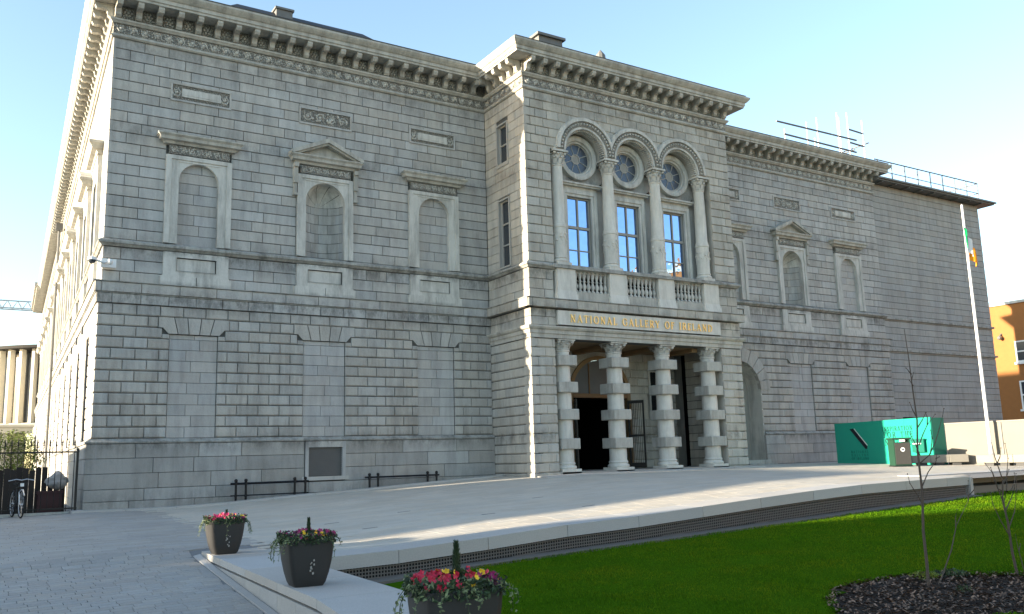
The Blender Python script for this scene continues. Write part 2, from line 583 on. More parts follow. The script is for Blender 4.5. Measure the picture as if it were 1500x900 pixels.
# ---------------------------------------------------------------- ground
XS = [-60, -30, -3, -.2, 1.3, 2.9, 4.8, 5.9, 7.2, 9.6, 11.1, 12.9, 14.4, 18, 200]
G0 = [-.9, -.75, -.17, -.11, -.14, -.12, -.01, .06, .10, .23, .31, .39, .44, .46, .46]
def interp(x, xs, ys):
    if x <= xs[0]: return ys[0]
    for i in range(len(xs)-1):
        if x <= xs[i+1]:
            return ys[i]+(ys[i+1]-ys[i])*(x-xs[i])/(xs[i+1]-xs[i])
    return ys[-1]
def terrace_z(x, y):
    return interp(x, XS, G0)+interp(x, [0, 2, 8, 18, 40], [.021, .019, .0188, .0175, .0155])*max(-40, min(0, y+.9))
def paving_z(x, y):
    """terrace that drops a little more steeply to the left of the ledge"""
    z = terrace_z(x, y)
    if y < -11.8:
        z -= 0.03*(-11.8-y) * max(0, min(1, (0.9-x)/0.7)) + 0.09*max(0, min(1, (0.5-x)/0.3))*max(0, min(1, (-11.8-y)/.6))
    return z
def lawn_z(x, y):
    return interp(x, [1.2, 4, 8, 18, 30], [-.85, -.68, -.55, -.22, -.2])+.03*max(-30, min(0, y+15))
def ledge_x(y):
    if y > -19.7: return .30+.05*(y+12.3)
    return -.07+.27*(y+19.7)
LEDGE_Z = -.38
EDGE_Y = -15.0

# ================================================================ GROUND
def grid_sheet(name, m, xs, ys, zf, inside=None, kind="structure", parent=None):
    mb = MB(); idx = {}
    for i in range(len(xs)-1):
        for j in range(len(ys)-1):
            if inside and not inside((xs[i]+xs[i+1])/2, (ys[j]+ys[j+1])/2): continue
            q = []
            for a, b in ((i, j), (i+1, j), (i+1, j+1), (i, j+1)):
                if (a, b) not in idx:
                    idx[(a, b)] = len(mb.v)
                    mb.v.append((xs[a], ys[b], zf(xs[a], ys[b])))
                q.append(idx[(a, b)])
            mb.f.append(tuple(q))
    return mb.build(name, m, parent, kind=kind)

g = MB().box(-1500, 1500, -1500, 1500, -2.0, -1.7).build("ground", "gravel", kind="structure")
PX = sorted(set([-60, -40, -25, -15] + frange(-10, 1, 44) + frange(1.25, 30, 60) + frange(32, 90, 29)))
PY = sorted(set([-70, -50, -40] + frange(-34, -11, 92) + frange(-10.5, 0, 21) + [3, 8, 20, 50, 90]))
plaza = grid_sheet("plaza", "sett_joint", PX, PY, lambda x, y: paving_z(x, y)-.014,
                   inside=lambda x, y: y > EDGE_Y+.1 or x < ledge_x(max(y, -26))+.6)
LX = sorted(set([ledge_x(-15)+.55] + frange(1.2, 20, 60) + frange(21, 70, 30)))
LX = frange(-4.2, 20, 90) + frange(21, 70, 30)
LY = frange(-40, -30, 5)+frange(-29.5, -15.1, 48)
lawn = grid_sheet("lawn_bed", "soil", LX, LY, lambda x, y: lawn_z(x, y)-.02, inside=lambda x, y: x > ledge_x(y)+.3)
lawn["label"] = "dark earth under the lawn"

# setts: the nearest as parts, the rest joined
def sett_poly(mb, x0, x1, y0, y1, zf, b=.007, d=.05, jit=.0012):
    dz = rng.uniform(-jit, jit)
    tx, ty = (rng.uniform(-.002, .002), rng.uniform(-.003, .003)) if jit > .001 else (0, 0)
    n = len(mb.v)
    for k, (ins, dd) in enumerate(((0, -d), (0, -b), (b, 0))):
        for x, y in ((x0+ins*.3, y0+ins), (x1-ins*.3, y0+ins), (x1-ins*.3, y1-ins), (x0+ins*.3, y1-ins)):
            mb.v.append((x, y, zf(x, y)+dd+dz+tx*(x-x0)+ty*(y-y0)))
    for i in range(4):
        j = (i+1) % 4
        mb.f.append((n+i, n+j, n+4+j, n+4+i))
        mb.f.append((n+4+i, n+4+j, n+8+j, n+8+i))
    mb.f.append((n+8, n+9, n+10, n+11))

left = []
y = -26.0; row = 0
while y < -12.0:
    x = -7.5+(row % 2)*.15+rng.uniform(-.03, .03)
    while x < ledge_x(y)-.16:
        wv = rng.uniform(.22, .34)
        x1 = min(x+wv, ledge_x(y)-.14)
        if x1-x > .06: left.append((x, x1-.007, y, y+.150))
        x += wv
    y += .162; row += 1
def in_view(x, y):
    d = Vector((x, y, 0))-CAM
    z = d.dot(fw)
    if z < 1: return False
    px = 750+1294.78*d.dot(r2)/z; py = 450-1294.78*d.dot(u2)/z
    return -40 < px < 1540 and py < 960
left = [s for s in left if in_view(s[0], s[2])]
left.sort(key=lambda s: (s[0]-CAM.x)**2+(s[2]-CAM.y)**2)
for s in left[:290]:
    mb = MB(); sett_poly(mb, *s, paving_z)
    mb.build("sett", "setts", plaza)
mb = MB()
for s in left[290:]: sett_poly(mb, *s, paving_z)
y = -12.0+.006; row = 0
strip = []
while y < -1.05:
    x = -14+(row % 2)*.3
    while x < 1.2:
        wv = rng.uniform(.34, .62)
        sett_poly(mb, x, x+wv-.006, y, y+.188, paving_z, b=.004, jit=.0004)
        x += wv
    y += .2; row += 1
mb.build("small_setts", "setts", plaza, kind="stuff")
mb = MB()
y = -14.2; row = 0
while y < -1.05:
    x = 1.2+(row % 2)*.3
    while x < 34:
        wv = rng.uniform(.5, .85)
        if not (y < -12.9 and x > 19.2):
            sett_poly(mb, x, x+wv-.005, y, y+.238, paving_z, b=.003, jit=.0003)
        x += wv
    y += .25; row += 1
mb.build("terrace_paving", "terrace_setts", plaza, kind="stuff")

# kerb stones along the foot of the building
x = -.55
while x < 13.0:
    L = rng.uniform(1.2, 1.9)
    x1 = min(x+L, 13.1)
    ya, yb = -1.0, -.66
    poly = [(x+.006, ya), (x1-.006, ya), (x1-.006, yb), (x+.006, yb)]
    MB().prism_z(poly, lambda a, b: terrace_z(a, b)-.3, lambda a, b: terrace_z(a, b)+.055).build("kerb_stone", "granite", plaza)
    x = x1
MB().prism_z([(-.54, -.655), (-.24, -.655), (-.24, -.2), (-.54, -.2)], lambda a, b: -.4, lambda a, b: terrace_z(a, b)+.05).build("kerb_stone", "granite", plaza)
for k, (x, y) in enumerate(((3.59, -9.62), (3.74, -11.34), (5.49, -9.16), (6.3, -11.6), (8.4, -12.3), (9.0, -9.4))):
    z = terrace_z(x, y)
    MB().prism_z([(x-.16, y-.03), (x+.16, y-.03), (x+.16, y+.03), (x-.16, y+.03)], lambda a, b: terrace_z(a, b)-.02, lambda a, b: terrace_z(a, b)+.003).build("drain_cover", "vent_grey", plaza)
for k in range(6):
    x = 13.3+k*1.72
    MB().prism_z([(x, -3.5), (x+1.7, -3.5), (x+1.7, -2.9), (x, -2.9)], lambda a, b: terrace_z(a, b)-.1, lambda a, b: terrace_z(a, b)+.04).build("kerb_stone", "granite", plaza)

# terrace edge: slabs over a perforated metal skirt
edge = empty("terrace_edge", (0, 0, 0), kind="structure")
x = ledge_x(-15)+.9
while x < 18.1:
    x1 = min(x+1.62, 18.2)
    poly = [(x+.005, EDGE_Y), (x1-.005, EDGE_Y), (x1-.005, -14.22), (x+.005, -14.22)]
    MB().prism_z(poly, lambda a, b: terrace_z(a, b)-.17, lambda a, b: terrace_z(a, b)+.02+(.0 if b > -14.6 else .012)).build("edging_slab", "granite", edge)
    x = x1
MB().prism_z([(1.0, EDGE_Y+.09), (18.15, EDGE_Y+.09), (18.15, -14.5), (1.0, -14.5)], lambda a, b: lawn_z(a, b)-.2, lambda a, b: terrace_z(a, b)-.175).build("skirt_back", "grille_back", edge)
mb = MB()
gx0, gx1 = 1.05, 18.15
n = int((gx1-gx0)/.052)
yy = EDGE_Y+.05
for i in range(n):
    x = gx0+.052*i
    zb = lawn_z(x, EDGE_Y)+.03; zt = terrace_z(x, EDGE_Y)-.18
    mb.box(x, x+.017, yy, yy+.012, zb, zt)
for k in range(12):
    # horizontal bars follow the slope
    for i in range(0, n, 8):
        xa = gx0+.052*i; xb = min(gx0+.052*(i+8), gx1)
        za = terrace_z(xa, EDGE_Y)-.19-.052*k; zb_ = terrace_z(xb, EDGE_Y)-.19-.052*k
        if za < lawn_z(xa, EDGE_Y)+.03: continue
        mb.quad((xa, yy-.004, za-.017), (xb, yy-.004, zb_-.017), (xb, yy-.004, zb_), (xa, yy-.004, za))
        mb.quad((xa, yy-.004, za), (xb, yy-.004, zb_), (xb, yy+.01, zb_), (xa, yy+.01, za))
mb.build("skirt_grille", "grille", edge, kind="stuff")
mb = MB()
for a, b in zip(frange(1.0, 18.2, 12), frange(1.0, 18.2, 12)[1:]):
    mb.prism_z([(a, EDGE_Y-.30), (b, EDGE_Y-.30), (b, EDGE_Y+.06), (a, EDGE_Y+.06)], lambda p, q: lawn_z(p, q)-.1, lambda p, q: lawn_z(p, q)+.025)
mb.build("mowing_strip", "gravel", edge)
MB().box(18.2, 18.32, -15.02, -13.3, -.5, .225).build("end_slab", "granite", edge)
# lower step and path beyond the end of the terrace
mb = MB()
x = 18.35
while x < 40:
    MB().prism_z([(x, -13.6), (x+1.6, -13.6), (x+1.6, -12.9), (x, -12.9)], lambda a, b: -.2, lambda a, b: terrace_z(a, -13)+.015).build("edging_slab", "granite", edge)
    MB().prism_z([(x, -14.7), (x+1.6, -14.7), (x+1.6, -13.62), (x, -13.62)], lambda a, b: -.4, lambda a, b: -.02).build("step_slab", "bench_stone", edge)
    x += 1.612

# low granite ledge that carries the flower pots
ledge = empty("granite_ledge", (0, 0, 0), kind="structure")
ys = [-12.35, -13.9, -15.6, -17.3, -18.9, -20.3, -21.7, -23.1, -24.5, -25.9]
for a, b in zip(ys, ys[1:]):
    a2, b2 = a-.005, b+.005
    wa, wb = .96, .96
    poly = [(ledge_x(b2), b2), (ledge_x(b2)+wb, b2), (ledge_x(a2)+wa, a2), (ledge_x(a2), a2)]
    MB().prism_z(poly, LEDGE_Z-.10, LEDGE_Z).build("ledge_slab", "granite", ledge)
    poly = [(ledge_x(b2)+.05, b2), (ledge_x(b2)+wb-.05, b2), (ledge_x(a2)+wa-.05, a2), (ledge_x(a2)+.05, a2)]
    MB().prism_z(poly, LEDGE_Z-.13, LEDGE_Z-.102).build("shadow_gap", "granite_dark", ledge)  # strip coloured dark as the shadow line under the slab
    mid = (a+b)/2
    for p, q in ((a, mid), (mid, b)):
        p2, q2 = p-.004, q+.004
        poly = [(ledge_x(q2)+.004, q2), (ledge_x(q2)+wb-.02, q2), (ledge_x(p2)+wa-.02, p2), (ledge_x(p2)+.004, p2)]
        MB().prism_z(poly, LEDGE_Z-1.0, LEDGE_Z-.132).build("ledge_panel", "granite_face", ledge)
mb = MB()
for a, b in zip(ys, ys[1:]):
    poly = [(ledge_x(b)-.13, b), (ledge_x(b)-.02, b), (ledge_x(a)-.02, a), (ledge_x(a)-.13, a)]
    mb.prism_z(poly, lambda p, q: paving_z(p, q)-.1, lambda p, q: paving_z(p, q)+.012)
mb.build("foot_strip", "granite", ledge)

# lawn
MULCH = (7.0, -22.3, 2.05)
def grass_ok(x, y):
    if x < ledge_x(y)+.98 or y > EDGE_Y-.3 and x < 18.3: return False
    return (x-MULCH[0])**2+(y-MULCH[1])**2*1.0 > (MULCH[2]+.06*math.sin(5*x)+.05*math.sin(7*y))**2
grid_sheet("turf", "lawn", LX, LY, lambda x, y: lawn_z(x, y)+.004, inside=lambda x, y: grass_ok(x, y), kind="stuff")
mb = MB()
cnt = 0
tries = 0
while cnt < 240000 and tries < 1400000:
    tries += 1
    d = 5.5+30*rng.random()**1.5
    a = yaw+rng.uniform(-.12, .58)
    x = CAM.x+d*math.sin(a); y = CAM.y+d*math.cos(a)
    if y > -14.75 or not grass_ok(x, y): continue
    s = .6+.05*d
    cl = .5+.5*math.sin(x*3.1+2*math.sin(y*1.7))*math.sin(y*2.7+1.5*math.sin(x*1.3))
    h = rng.uniform(.012, .030)*(.75+.75*cl)
    if y > EDGE_Y-.42: h *= 1.6
    wd = rng.uniform(.003, .006)*s
    t = rng.uniform(0, PI)
    dx, dy = math.cos(t)*wd, math.sin(t)*wd
    lx, ly = rng.uniform(-.02, .02), rng.uniform(-.02, .02)
    z = lawn_z(x, y)
    mb.v += [(x-dx, y-dy, z), (x+dx, y+dy, z), (x+lx, y+ly, z+h)]
    mb.f.append((len(mb.v)-3, len(mb.v)-2, len(mb.v)-1))
    cnt += 1
mb.build("grass", "grass_blade", kind="stuff", label="short green grass of the lawn")
# mulch
mb = MB()
for i in range(9000):
    r = MULCH[2]*math.sqrt(rng.random())*1.03; a = rng.uniform(0, 2*PI)
    x = MULCH[0]+r*math.cos(a); y = MULCH[1]+r*math.sin(a)
    L = rng.uniform(.012, .05); wv = rng.uniform(.005, .013); t = rng.uniform(0, PI)
    z = lawn_z(x, y)+rng.uniform(0, .035)+.01
    c, s_ = math.cos(t), math.sin(t); tl = rng.uniform(-.4, .4)*L
    mb.quad((x-c*L+s_*wv, y-s_*L-c*wv, z-tl), (x+c*L+s_*wv, y+s_*L-c*wv, z+tl), (x+c*L-s_*wv, y+s_*L+c*wv, z+tl+.006), (x-c*L-s_*wv, y-s_*L+c*wv, z-tl+.006))
mb.build("bark_mulch", "bark_chip", kind="stuff", label="brown bark chips round the saplings")

# ================================================================ GALLERY BUILDING
W1, PD, W2, W3 = 13.28, 2.78, 23.43, 36.98
gal = empty("gallery_building", (0, 0, 0), "long classical grey stone gallery with arched upper windows above a columned porch", "building")
front = Wall(0, 0, 0)
ZR = frange(1.9, 5.87, 12)      # rusticated courses
ZU = frange(7.85, 14.26, 19)    # upper ashlar courses
ZA = frange(6.5, 7.6, 3)
ZPL = [-.25, .12, .46, .9, 1.33, 1.75]

def arch_frame(mb, cx, half_o, half_i, z0, zs, z1, y0, y1, n=20, r=None):
    """slab with an arched opening: jambs and spandrels"""
    r = r or half_i
    mb.box(cx-half_o, cx-half_i, y0, y1, z0, zs)
    mb.box(cx+half_i, cx+half_o, y0, y1, z0, zs)
    for i in range(n):
        a0 = PI*i/n; a1 = PI*(i+1)/n
        xa, za = cx+r*math.cos(a0), zs+r*math.sin(a0)
        xb, zb = cx+r*math.cos(a1), zs+r*math.sin(a1)
        mb.prism_y([(xb, zb), (xa, za), (xa, z1), (xb, z1)], y0, y1)
    mb.box(cx-half_o, cx-r, y0, y1, zs, z1)
    mb.box(cx+r, cx+half_o, y0, y1, zs, z1)
    return mb

def arch_ring(mb, cx, zs, ri, ro, y0, y1, n=24, xlim=None):
    def cl(x):
        return x if xlim is None else max(xlim[0], min(xlim[1], x))
    pts = []
    for i in range(n+1):
        a = PI*i/n
        c, s = math.cos(a), math.sin(a)
        pts.append((cl(cx+ri*c), zs+ri*s, cl(cx+ro*c), zs+ro*s))
    for p, q in zip(pts, pts[1:]):
        if abs(p[2]-q[2])+abs(p[0]-q[0]) < 1e-6: continue
        mb.prism_y([(q[0], q[1]), (p[0], p[1]), (p[2], p[3]), (q[2], q[3])], y0, y1)
    return mb

def scrolls(mb, x0, x1, z0, z1, y, pitch=.34, r=.010):
    """running carved ornament: rings, leaves and tendrils standing proud of the band"""
    n = max(1, round((x1-x0)/pitch)); p = (x1-x0)/n
    zc = (z0+z1)/2; h = (z1-z0)/2*.82
    for i in range(n):
        cx = x0+p*(i+.5)
        up_ = 1 if i % 2 else -1
        pts = []
        for k in range(9):
            a = k/8*1.6*2*PI*.8
            rr = h*(.95-.085*k)
            pts.append((cx+rr*math.cos(a)*up_, y, zc+rr*math.sin(a)*up_))
        mb.path(pts, [r*1.3]*3+[r]*6, n=4)
        for k in range(4):
            a = PI/4+k*PI/2+.3
            px, pz = cx+p*.36*math.cos(a), zc+h*.8*math.sin(a)
            mb.tri((px-.03, y-.004, pz), (px+.03, y-.004, pz-.02), (px+.01*up_, y-.026, pz+.045))
        mb.ball((cx, y, zc), r*2.2, 6)

def stone_name(kind, joined):
    return {"u": "ashlar_stone", "r": "rusticated_stone", "p": "plinth_stone", "b": "band_stone"}[kind] + ("s" if joined else "")

def surround(cx, kind, joined, wall=front, simple=False):
    """blind window (A) or pedimented niche (N) of the upper floor"""
    root_mb = MB()
    ho, hi = (.95, .61) if kind == 'A' else (.93, .69)
    zs = 9.9 if kind == 'A' else 9.80
    arch_frame(root_mb, cx, ho, hi, 7.86, zs, 10.72, -.07, .14, 20)
    # outer architrave strip
    root_mb.box(cx-ho-.06, cx-ho+.1, -.11, .05, 7.86, 10.70)
    root_mb.box(cx+ho-.1, cx+ho+.06, -.11, .05, 7.86, 10.70)
    root_mb.box(cx-ho+.1, cx+ho-.1, -.105, .05, 10.58, 10.71)
    if not simple:
        root_mb.box(cx-hi-.02, cx+hi+.02, -.09, .0, 10.50, 10.54)
    s = wall.put(root_mb, "window_surround", "limestone", gal)
    inv = None
    # carved frieze
    mb = MB().box(cx-ho+.02, cx+ho-.02, -.10, .05, 10.74, 11.02)
    child_put(wall, mb, "carved_band", "carved_fine", s)
    # hood
    mb = MB()
    prof = [(.0, 11.03), (.12, 11.05), (.16, 11.12), (.26, 11.15), (.28, 11.24), (.34, 11.3), (.34, 11.34), (.0, 11.42)]
    hw = ho+.02
    path = [(cx-hw, .05), (cx-hw, -.02), (cx+hw, -.02), (cx+hw, .05)]
    sweep([(x, y) for x, y in path], prof, mb)
    mb.box(cx-hw-.0, cx+hw, -.03, .06, 11.03, 11.40)
    if kind == 'N':
        e = hw+.34
        for sgn in (-1, 1):
            pl = [(cx+sgn*e, 11.30), (cx, 11.87), (cx, 12.02), (cx+sgn*e, 11.43)]
            if sgn > 0: pl = pl[::-1]
            mb.prism_y(pl, -.36, .05)
            pl = [(cx+sgn*(e-.1), 11.28), (cx, 11.80), (cx, 11.9), (cx+sgn*(e-.1), 11.36)]
            if sgn > 0: pl = pl[::-1]
            mb.prism_y(pl, -.28, .05)
        mb.prism_y([(cx-hw, 11.40), (cx+hw, 11.40), (cx, 11.84)], -.06, .05)
        for sgn in (-1, 1):
            xk = cx+sgn*(ho+.14)
            mb.box(xk-.08, xk+.08, -.24, .02, 10.9, 11.04)
            mb.box(xk-.07, xk+.07, -.18, .02, 10.35, 10.9)
            mb.box(xk-.05, xk+.05, -.12, .02, 10.0, 10.35)
            mb.box(xk-.08, xk+.08, -.16, .02, 9.93, 10.0)
    child_put(wall, mb, "pediment" if kind == 'N' else "hood_moulding", "cornice_stone", s)
    if not simple:
        mb = MB(); scrolls(mb, cx-ho+.05, cx+ho-.05, 10.77, 11.0, -.105, .24, .012)
        child_put(wall, mb, "leaf_carving", "limestone", s, kind="stuff")
    # infill
    if kind == 'A':
        mb = MB()
        lst = []
        k = 0
        for z0, z1 in zip(ZU, ZU[1:]):
            if z0 > 10.5: break
            z1 = min(z1, 10.55)
            cut = [cx-hi-.01, cx+(.1 if k % 2 else -.12)+rng.uniform(-.06, .06), cx+hi+.01]
            if k % 3 == 0: cut = [cx-hi-.01, cx+hi+.01]
            for a, b in zip(cut, cut[1:]): lst.append((a, b, z0, z1))
            k += 1
        if joined or simple:
            o = None
            m2 = MB()
            for a, b, z0, z1 in lst: m2.stone(a+.005, b-.005, .09, z0+.005, z1-.005, .08, .01)
            child_put(wall, m2, "blind_infill", "infill", s, kind="stuff")
        else:
            for a, b, z0, z1 in lst:
                link("infill_stone", stone_mesh(b-a-.012, z1-z0-.012, .08, .01, "infill"), s, child_loc(wall, a+.006, .09, z0+.006), 0)
        child_put(wall, MB().box(cx-hi-.02, cx+hi+.02, .115, .17, 7.86, 10.56), "joint_backing", "mortar", s)
    else:
        n = 14
        for k, (z0, z1) in enumerate(zip(ZU, ZU[1:])):
            if z0 > 9.75: break
            z1 = min(z1, 9.8)
            mb = MB()
            cuts = [0, 5, 9, 14] if k % 2 else [0, 7, 14]
            for c0, c1 in zip(cuts, cuts[1:]):
                for q in range(c0, c1):
                    a0 = PI*q/n+(.012 if q == c0 else 0); a1 = PI*(q+1)/n-(.012 if q == c1-1 else 0)
                    p = [(cx+hi*math.cos(a), .05+hi*.85*math.sin(a)) for a in (a0, a1)]
                    p2 = [(cx+(hi+.06)*math.cos(a), .05+(hi+.06)*.85*math.sin(a)) for a in (a1, a0)]
                    mb.prism_z(p+p2, z0+.008, z1-.008)
            child_put(wall, mb, "niche_course", "ashlar", s)
        mb = MB()
        for q in range(n):
            a0 = PI*q/n; a1 = PI*(q+1)/n
            for (a, b) in ((a0, a1),):
                p = [(cx+(hi+.03)*math.cos(t), .05+(hi+.03)*.85*math.sin(t)) for t in (b, a)]
                mb.quad((p[0][0], p[0][1], 7.86), (p[1][0], p[1][1], 7.86), (p[1][0], p[1][1], 9.8), (p[0][0], p[0][1], 9.8))
        mb.box(cx-hi, cx+hi, 0.0, .7, 7.80, 7.87)
        child_put(wall, mb, "joint_backing", "mortar", s)
        # ribbed half dome
        for rb in range(5):
            mb = MB()
            b0 = PI*rb/5+.014; b1 = PI*(rb+1)/5-.014
            for i in range(4):
                t0 = b0+(b1-b0)*i/4; t1 = b0+(b1-b0)*(i+1)/4
                for j in range(6):
                    e0 = PI/2*j/6; e1 = PI/2*(j+1)/6
                    def pt(t, e, rr):
                        return (cx+rr*math.cos(e)*math.cos(t), .05+rr*.85*math.sin(e), 9.8+rr*math.cos(e)*math.sin(t))
                    mb.quad(pt(t0, e0, hi), pt(t0, e1, hi), pt(t1, e1, hi), pt(t1, e0, hi))
            child_put(wall, mb, "dome_stone", "limestone", s)
        child_put(wall, MB().lathe([(hi+.02, .06), (hi+.02, .7), (.001, .75)], cx, 9.8, 20, 'y', 0, PI), "dome_backing", "mortar", s)
    return s

def child_loc(wall, x, y, z):
    return (x, y, z)

def child_put(wall, mb, name, m, parent, **kw):
    """child of an object that already carries the wall's own transform"""
    return mb.build(name, m, parent, loc=(0, 0, 0), **kw)

def apron(cx, wall=front):
    mb = MB()
    mb.box(cx-.98, cx-.62, -.09, .05, 6.86, 7.585)
    mb.box(cx+.62, cx+.98, -.09, .05, 6.86, 7.585)
    mb.box(cx-.62, cx+.62, -.09, .05, 6.86, 6.97)
    mb.box(cx-.62, cx+.62, -.09, .05, 7.44, 7.585)
    mb.box(cx-.575, cx+.575, -.045, .05, 7.015, 7.395)
    s = wall.put(mb, "apron_panel", "limestone", gal)
    mb = MB()
    mb.box(cx-1.06, cx-.01, -.14, .02, 6.515, 6.82)
    mb.box(cx+.01, cx+1.06, -.14, .02, 6.515, 6.82)
    mb.box(cx-1.0, cx+1.0, -.115, .02, 6.822, 6.857)
    child_put(wall, mb, "panel_base", "limestone", s)
    mb = MB()
    for a, b, c, d in ((cx-.62, cx+.62, 6.972, 6.99), (cx-.62, cx+.62, 7.42, 7.438), (cx-.618, cx-.60, 6.99, 7.42), (cx+.60, cx+.618, 6.99, 7.42)):
        mb.box(a, b, -.105, -.088, c, d)
    child_put(wall, mb, "bead_moulding", "limestone", s)

def relief(cx, leafy, wall=front):
    mb = MB()
    a, b, c, d = cx-.95, cx+.95, 12.53, 13.14
    for p in ((a, b, c, c+.06), (a, b, d-.06, d), (a, a+.06, c+.06, d-.06), (b-.06, b, c+.06, d-.06)):
        mb.box(p[0], p[1], -.04, .05, p[2], p[3])
    s = wall.put(mb, "relief_panel", "ashlar", gal)
    child_put(wall, MB().box(a+.06, b-.06, -.006, .05, c+.06, d-.06), "relief_ground", "carved_fine", s)
    mb = MB()
    if leafy:
        scrolls(mb, a+.12, b-.12, c+.1, d-.1, -.012, .42, .022)
        for k in range(14):
            x = rng.uniform(a+.15, b-.15); z = rng.uniform(c+.12, d-.12)
            mb.ball((x, -.01, z), rng.uniform(.03, .05), 6)
    else:
        mb.box(a+.34, b-.34, -.035, .0, c+.17, d-.17)
        mb.box(a+.40, b-.40, -.045, .0, c+.23, d-.23)
        for xc in (a+.2, b-.2):
            scrolls(mb, xc-.12, xc+.12, c+.1, d-.1, -.012, .24, .02)
    child_put(wall, mb, "relief_carving", "limestone", s)

def voussoirs(cx, wall=front, joined=False):
    zt, zb, zm = ZR[11], 5.03, ZR[10]
    y0 = -.115
    pcs = [[(cx-.52, zb), (cx-.48, zb), (cx-.60, zt), (cx-1.05, zt), (cx-1.05, zm), (cx-.92, zm), (cx-.745, zb)][1:],
           [(cx-.47, zb), (cx-.16, zb), (cx-.21, zt), (cx-.59, zt)],
           [(cx-.15, zb), (cx+.15, zb), (cx+.20, zt), (cx-.20, zt)],
           [(cx+.16, zb), (cx+.47, zb), (cx+.59, zt), (cx+.21, zt)],
           [(cx+.48, zb), (cx+.745, zb), (cx+.92, zm), (cx+1.05, zm), (cx+1.05, zt), (cx+.60, zt)]]
    for pl in pcs:
        g_ = .008
        mx = sum(p[0] for p in pl)/len(pl); mz = sum(p[1] for p in pl)/len(pl)
        pl = [(p[0]+(g_ if p[0] < mx else -g_), p[1]+(g_ if p[1] < mz else -g_)) for p in pl]
        wall.put(MB().prism_y(pl, y0, .05), "voussoir", "rustic", gal, recalc=True)

def infill_lower(cx, joined, wall=front, base=0.0):
    hw = .715
    lst = lay_ashlar(cx-hw, cx+hw, ZR[:10]+[5.02], lambda a, b: [], .45, .95)
    wall.stones("infill_stones" if joined else "infill_stone", lst, "infill", gal, y=-.04+base, d=.10, b=.008, gap=.010, joined=joined)

def wing(x0, x1, bays, joined, quoin_left=True, door=None):
    nm = lambda s: s+"s" if joined else s
    def blk_u(z0, z1):
        out = []
        for cx, kd in bays:
            if z0 < 11.0: out.append((cx-.93, cx+.93))
            if z0 >= 12.5 and z1 <= 13.2 or (z0 < 12.53 < z1-.02) or (z0+.02 < 13.14 < z1):
                out.append((cx-.93, cx+.93))
        return out
    def blk_u2(z0, z1):
        out = []
        for cx, kd in bays:
            if z0 < 10.95: out.append((cx-1.0, cx+1.0))
        return out
    zs = ZU
    lst = lay_ashlar(x0, x1, zs, blk_u2, quoin=(.92, .5) if quoin_left else None)
    front.stones(nm("ashlar_stone"), lst, "ashlar", gal, y=0, gap=.014, gz=.022, b=.01, joined=joined)
    lst = lay_ashlar(x0, x1, ZA, lambda a, b: [(cx-.96, cx+.96) for cx, k in bays], quoin=(.5, .9) if quoin_left else None)
    front.stones(nm("ashlar_stone"), lst, "ashlar", gal, y=0, gap=.014, gz=.022, b=.01, joined=joined)
    # bands
    lst = lay_rust(x0-.18 if quoin_left else x0, x1, [6.2, 6.5], lambda a, b: [], L=1.1)
    front.stones(nm("band_stone"), lst, "ashlar", gal, y=-.19, d=.3, gap=.014, b=.008, joined=joined)
    lst = lay_rust(x0-.12 if quoin_left else x0, x1, [5.88, 6.17], lambda a, b: [], L=.8, off=.3)
    front.stones(nm("band_stone"), lst, "ashlar", gal, y=-.13, d=.25, gap=.014, b=.008, joined=joined)
    def blk_r(z0, z1):
        out = []
        for cx, kd in bays:
            if door and abs(cx-door[0]) < .1:
                r = door[1]
                if z0 < door[2]: out.append((cx-r, cx+r))
                elif z0 < door[2]+r+.02: 
                    dz = max(0, min(z0, z1)-door[2])
                    if dz < r: h = math.sqrt(r*r-dz*dz); out.append((cx-h, cx+h))
                continue
            if z0 > 5.5: continue
            if z0 > 5.15: out.append((cx-1.05, cx+1.05))
            elif z0 > 4.8: out.append((cx-.93, cx+.93))
            else: out.append((cx-.72, cx+.72))
        return out
    lst = lay_rust(x0-.08 if quoin_left else x0, x1, ZR, blk_r)
    front.stones(nm("rusticated_stone"), lst, "rustic", gal, y=-.1, d=.22, gap=.010 if not joined else .004, gz=.026, b=.032, bx=.018 if not joined else .006, joined=joined, proud=.006)
    # half courses beside the flat arches
    half = []
    for cx, kd in bays:
        if door and abs(cx-door[0]) < .1: continue
        for sgn in (-1, 1):
            xa, xb = sorted((cx+sgn*.72, cx+sgn*.935))
            half.append((xa, xb, ZR[9], 5.02))
    front.stones(nm("rusticated_stone"), half, "rustic", gal, y=-.1, d=.22, gap=.008, b=.02, joined=joined)
    zpl = [z for z in ZPL]
    def blk_p(z0, z1):
        out = []
        for cx, kd in bays:
            if kd == 'N' and z1 > .5 and z0 < 1.75 and not joined: out.append((cx-.68, cx+.68))
            if door and abs(cx-door[0]) < .1: out.append((cx-door[1], cx+door[1]))
        return out
    lst = lay_ashlar(x0-.2 if quoin_left else x0, x1, zpl, blk_p, 1.0, 2.1)
    front.stones(nm("plinth_stone"), lst, "plinth", gal, y=-.2, d=.3, gap=.012, b=.008, joined=joined)
    for cx, kd in bays:
        surround(cx, kd, joined)
        apron(cx)
        relief(cx, kd == 'N')
        if door and abs(cx-door[0]) < .1: continue
        voussoirs(cx)
        infill_lower(cx, joined)

BL = [(2.68, 'A'), (6.86, 'N'), (11.0, 'A')]
BR = [(26.05, 'A'), (30.2, 'N'), (34.38, 'A')]
wing(0, W1, BL, False)
DOOR = (26.05, 1.3, 3.75)
wing(W2, W3, BR, True, quoin_left=False, door=DOOR)

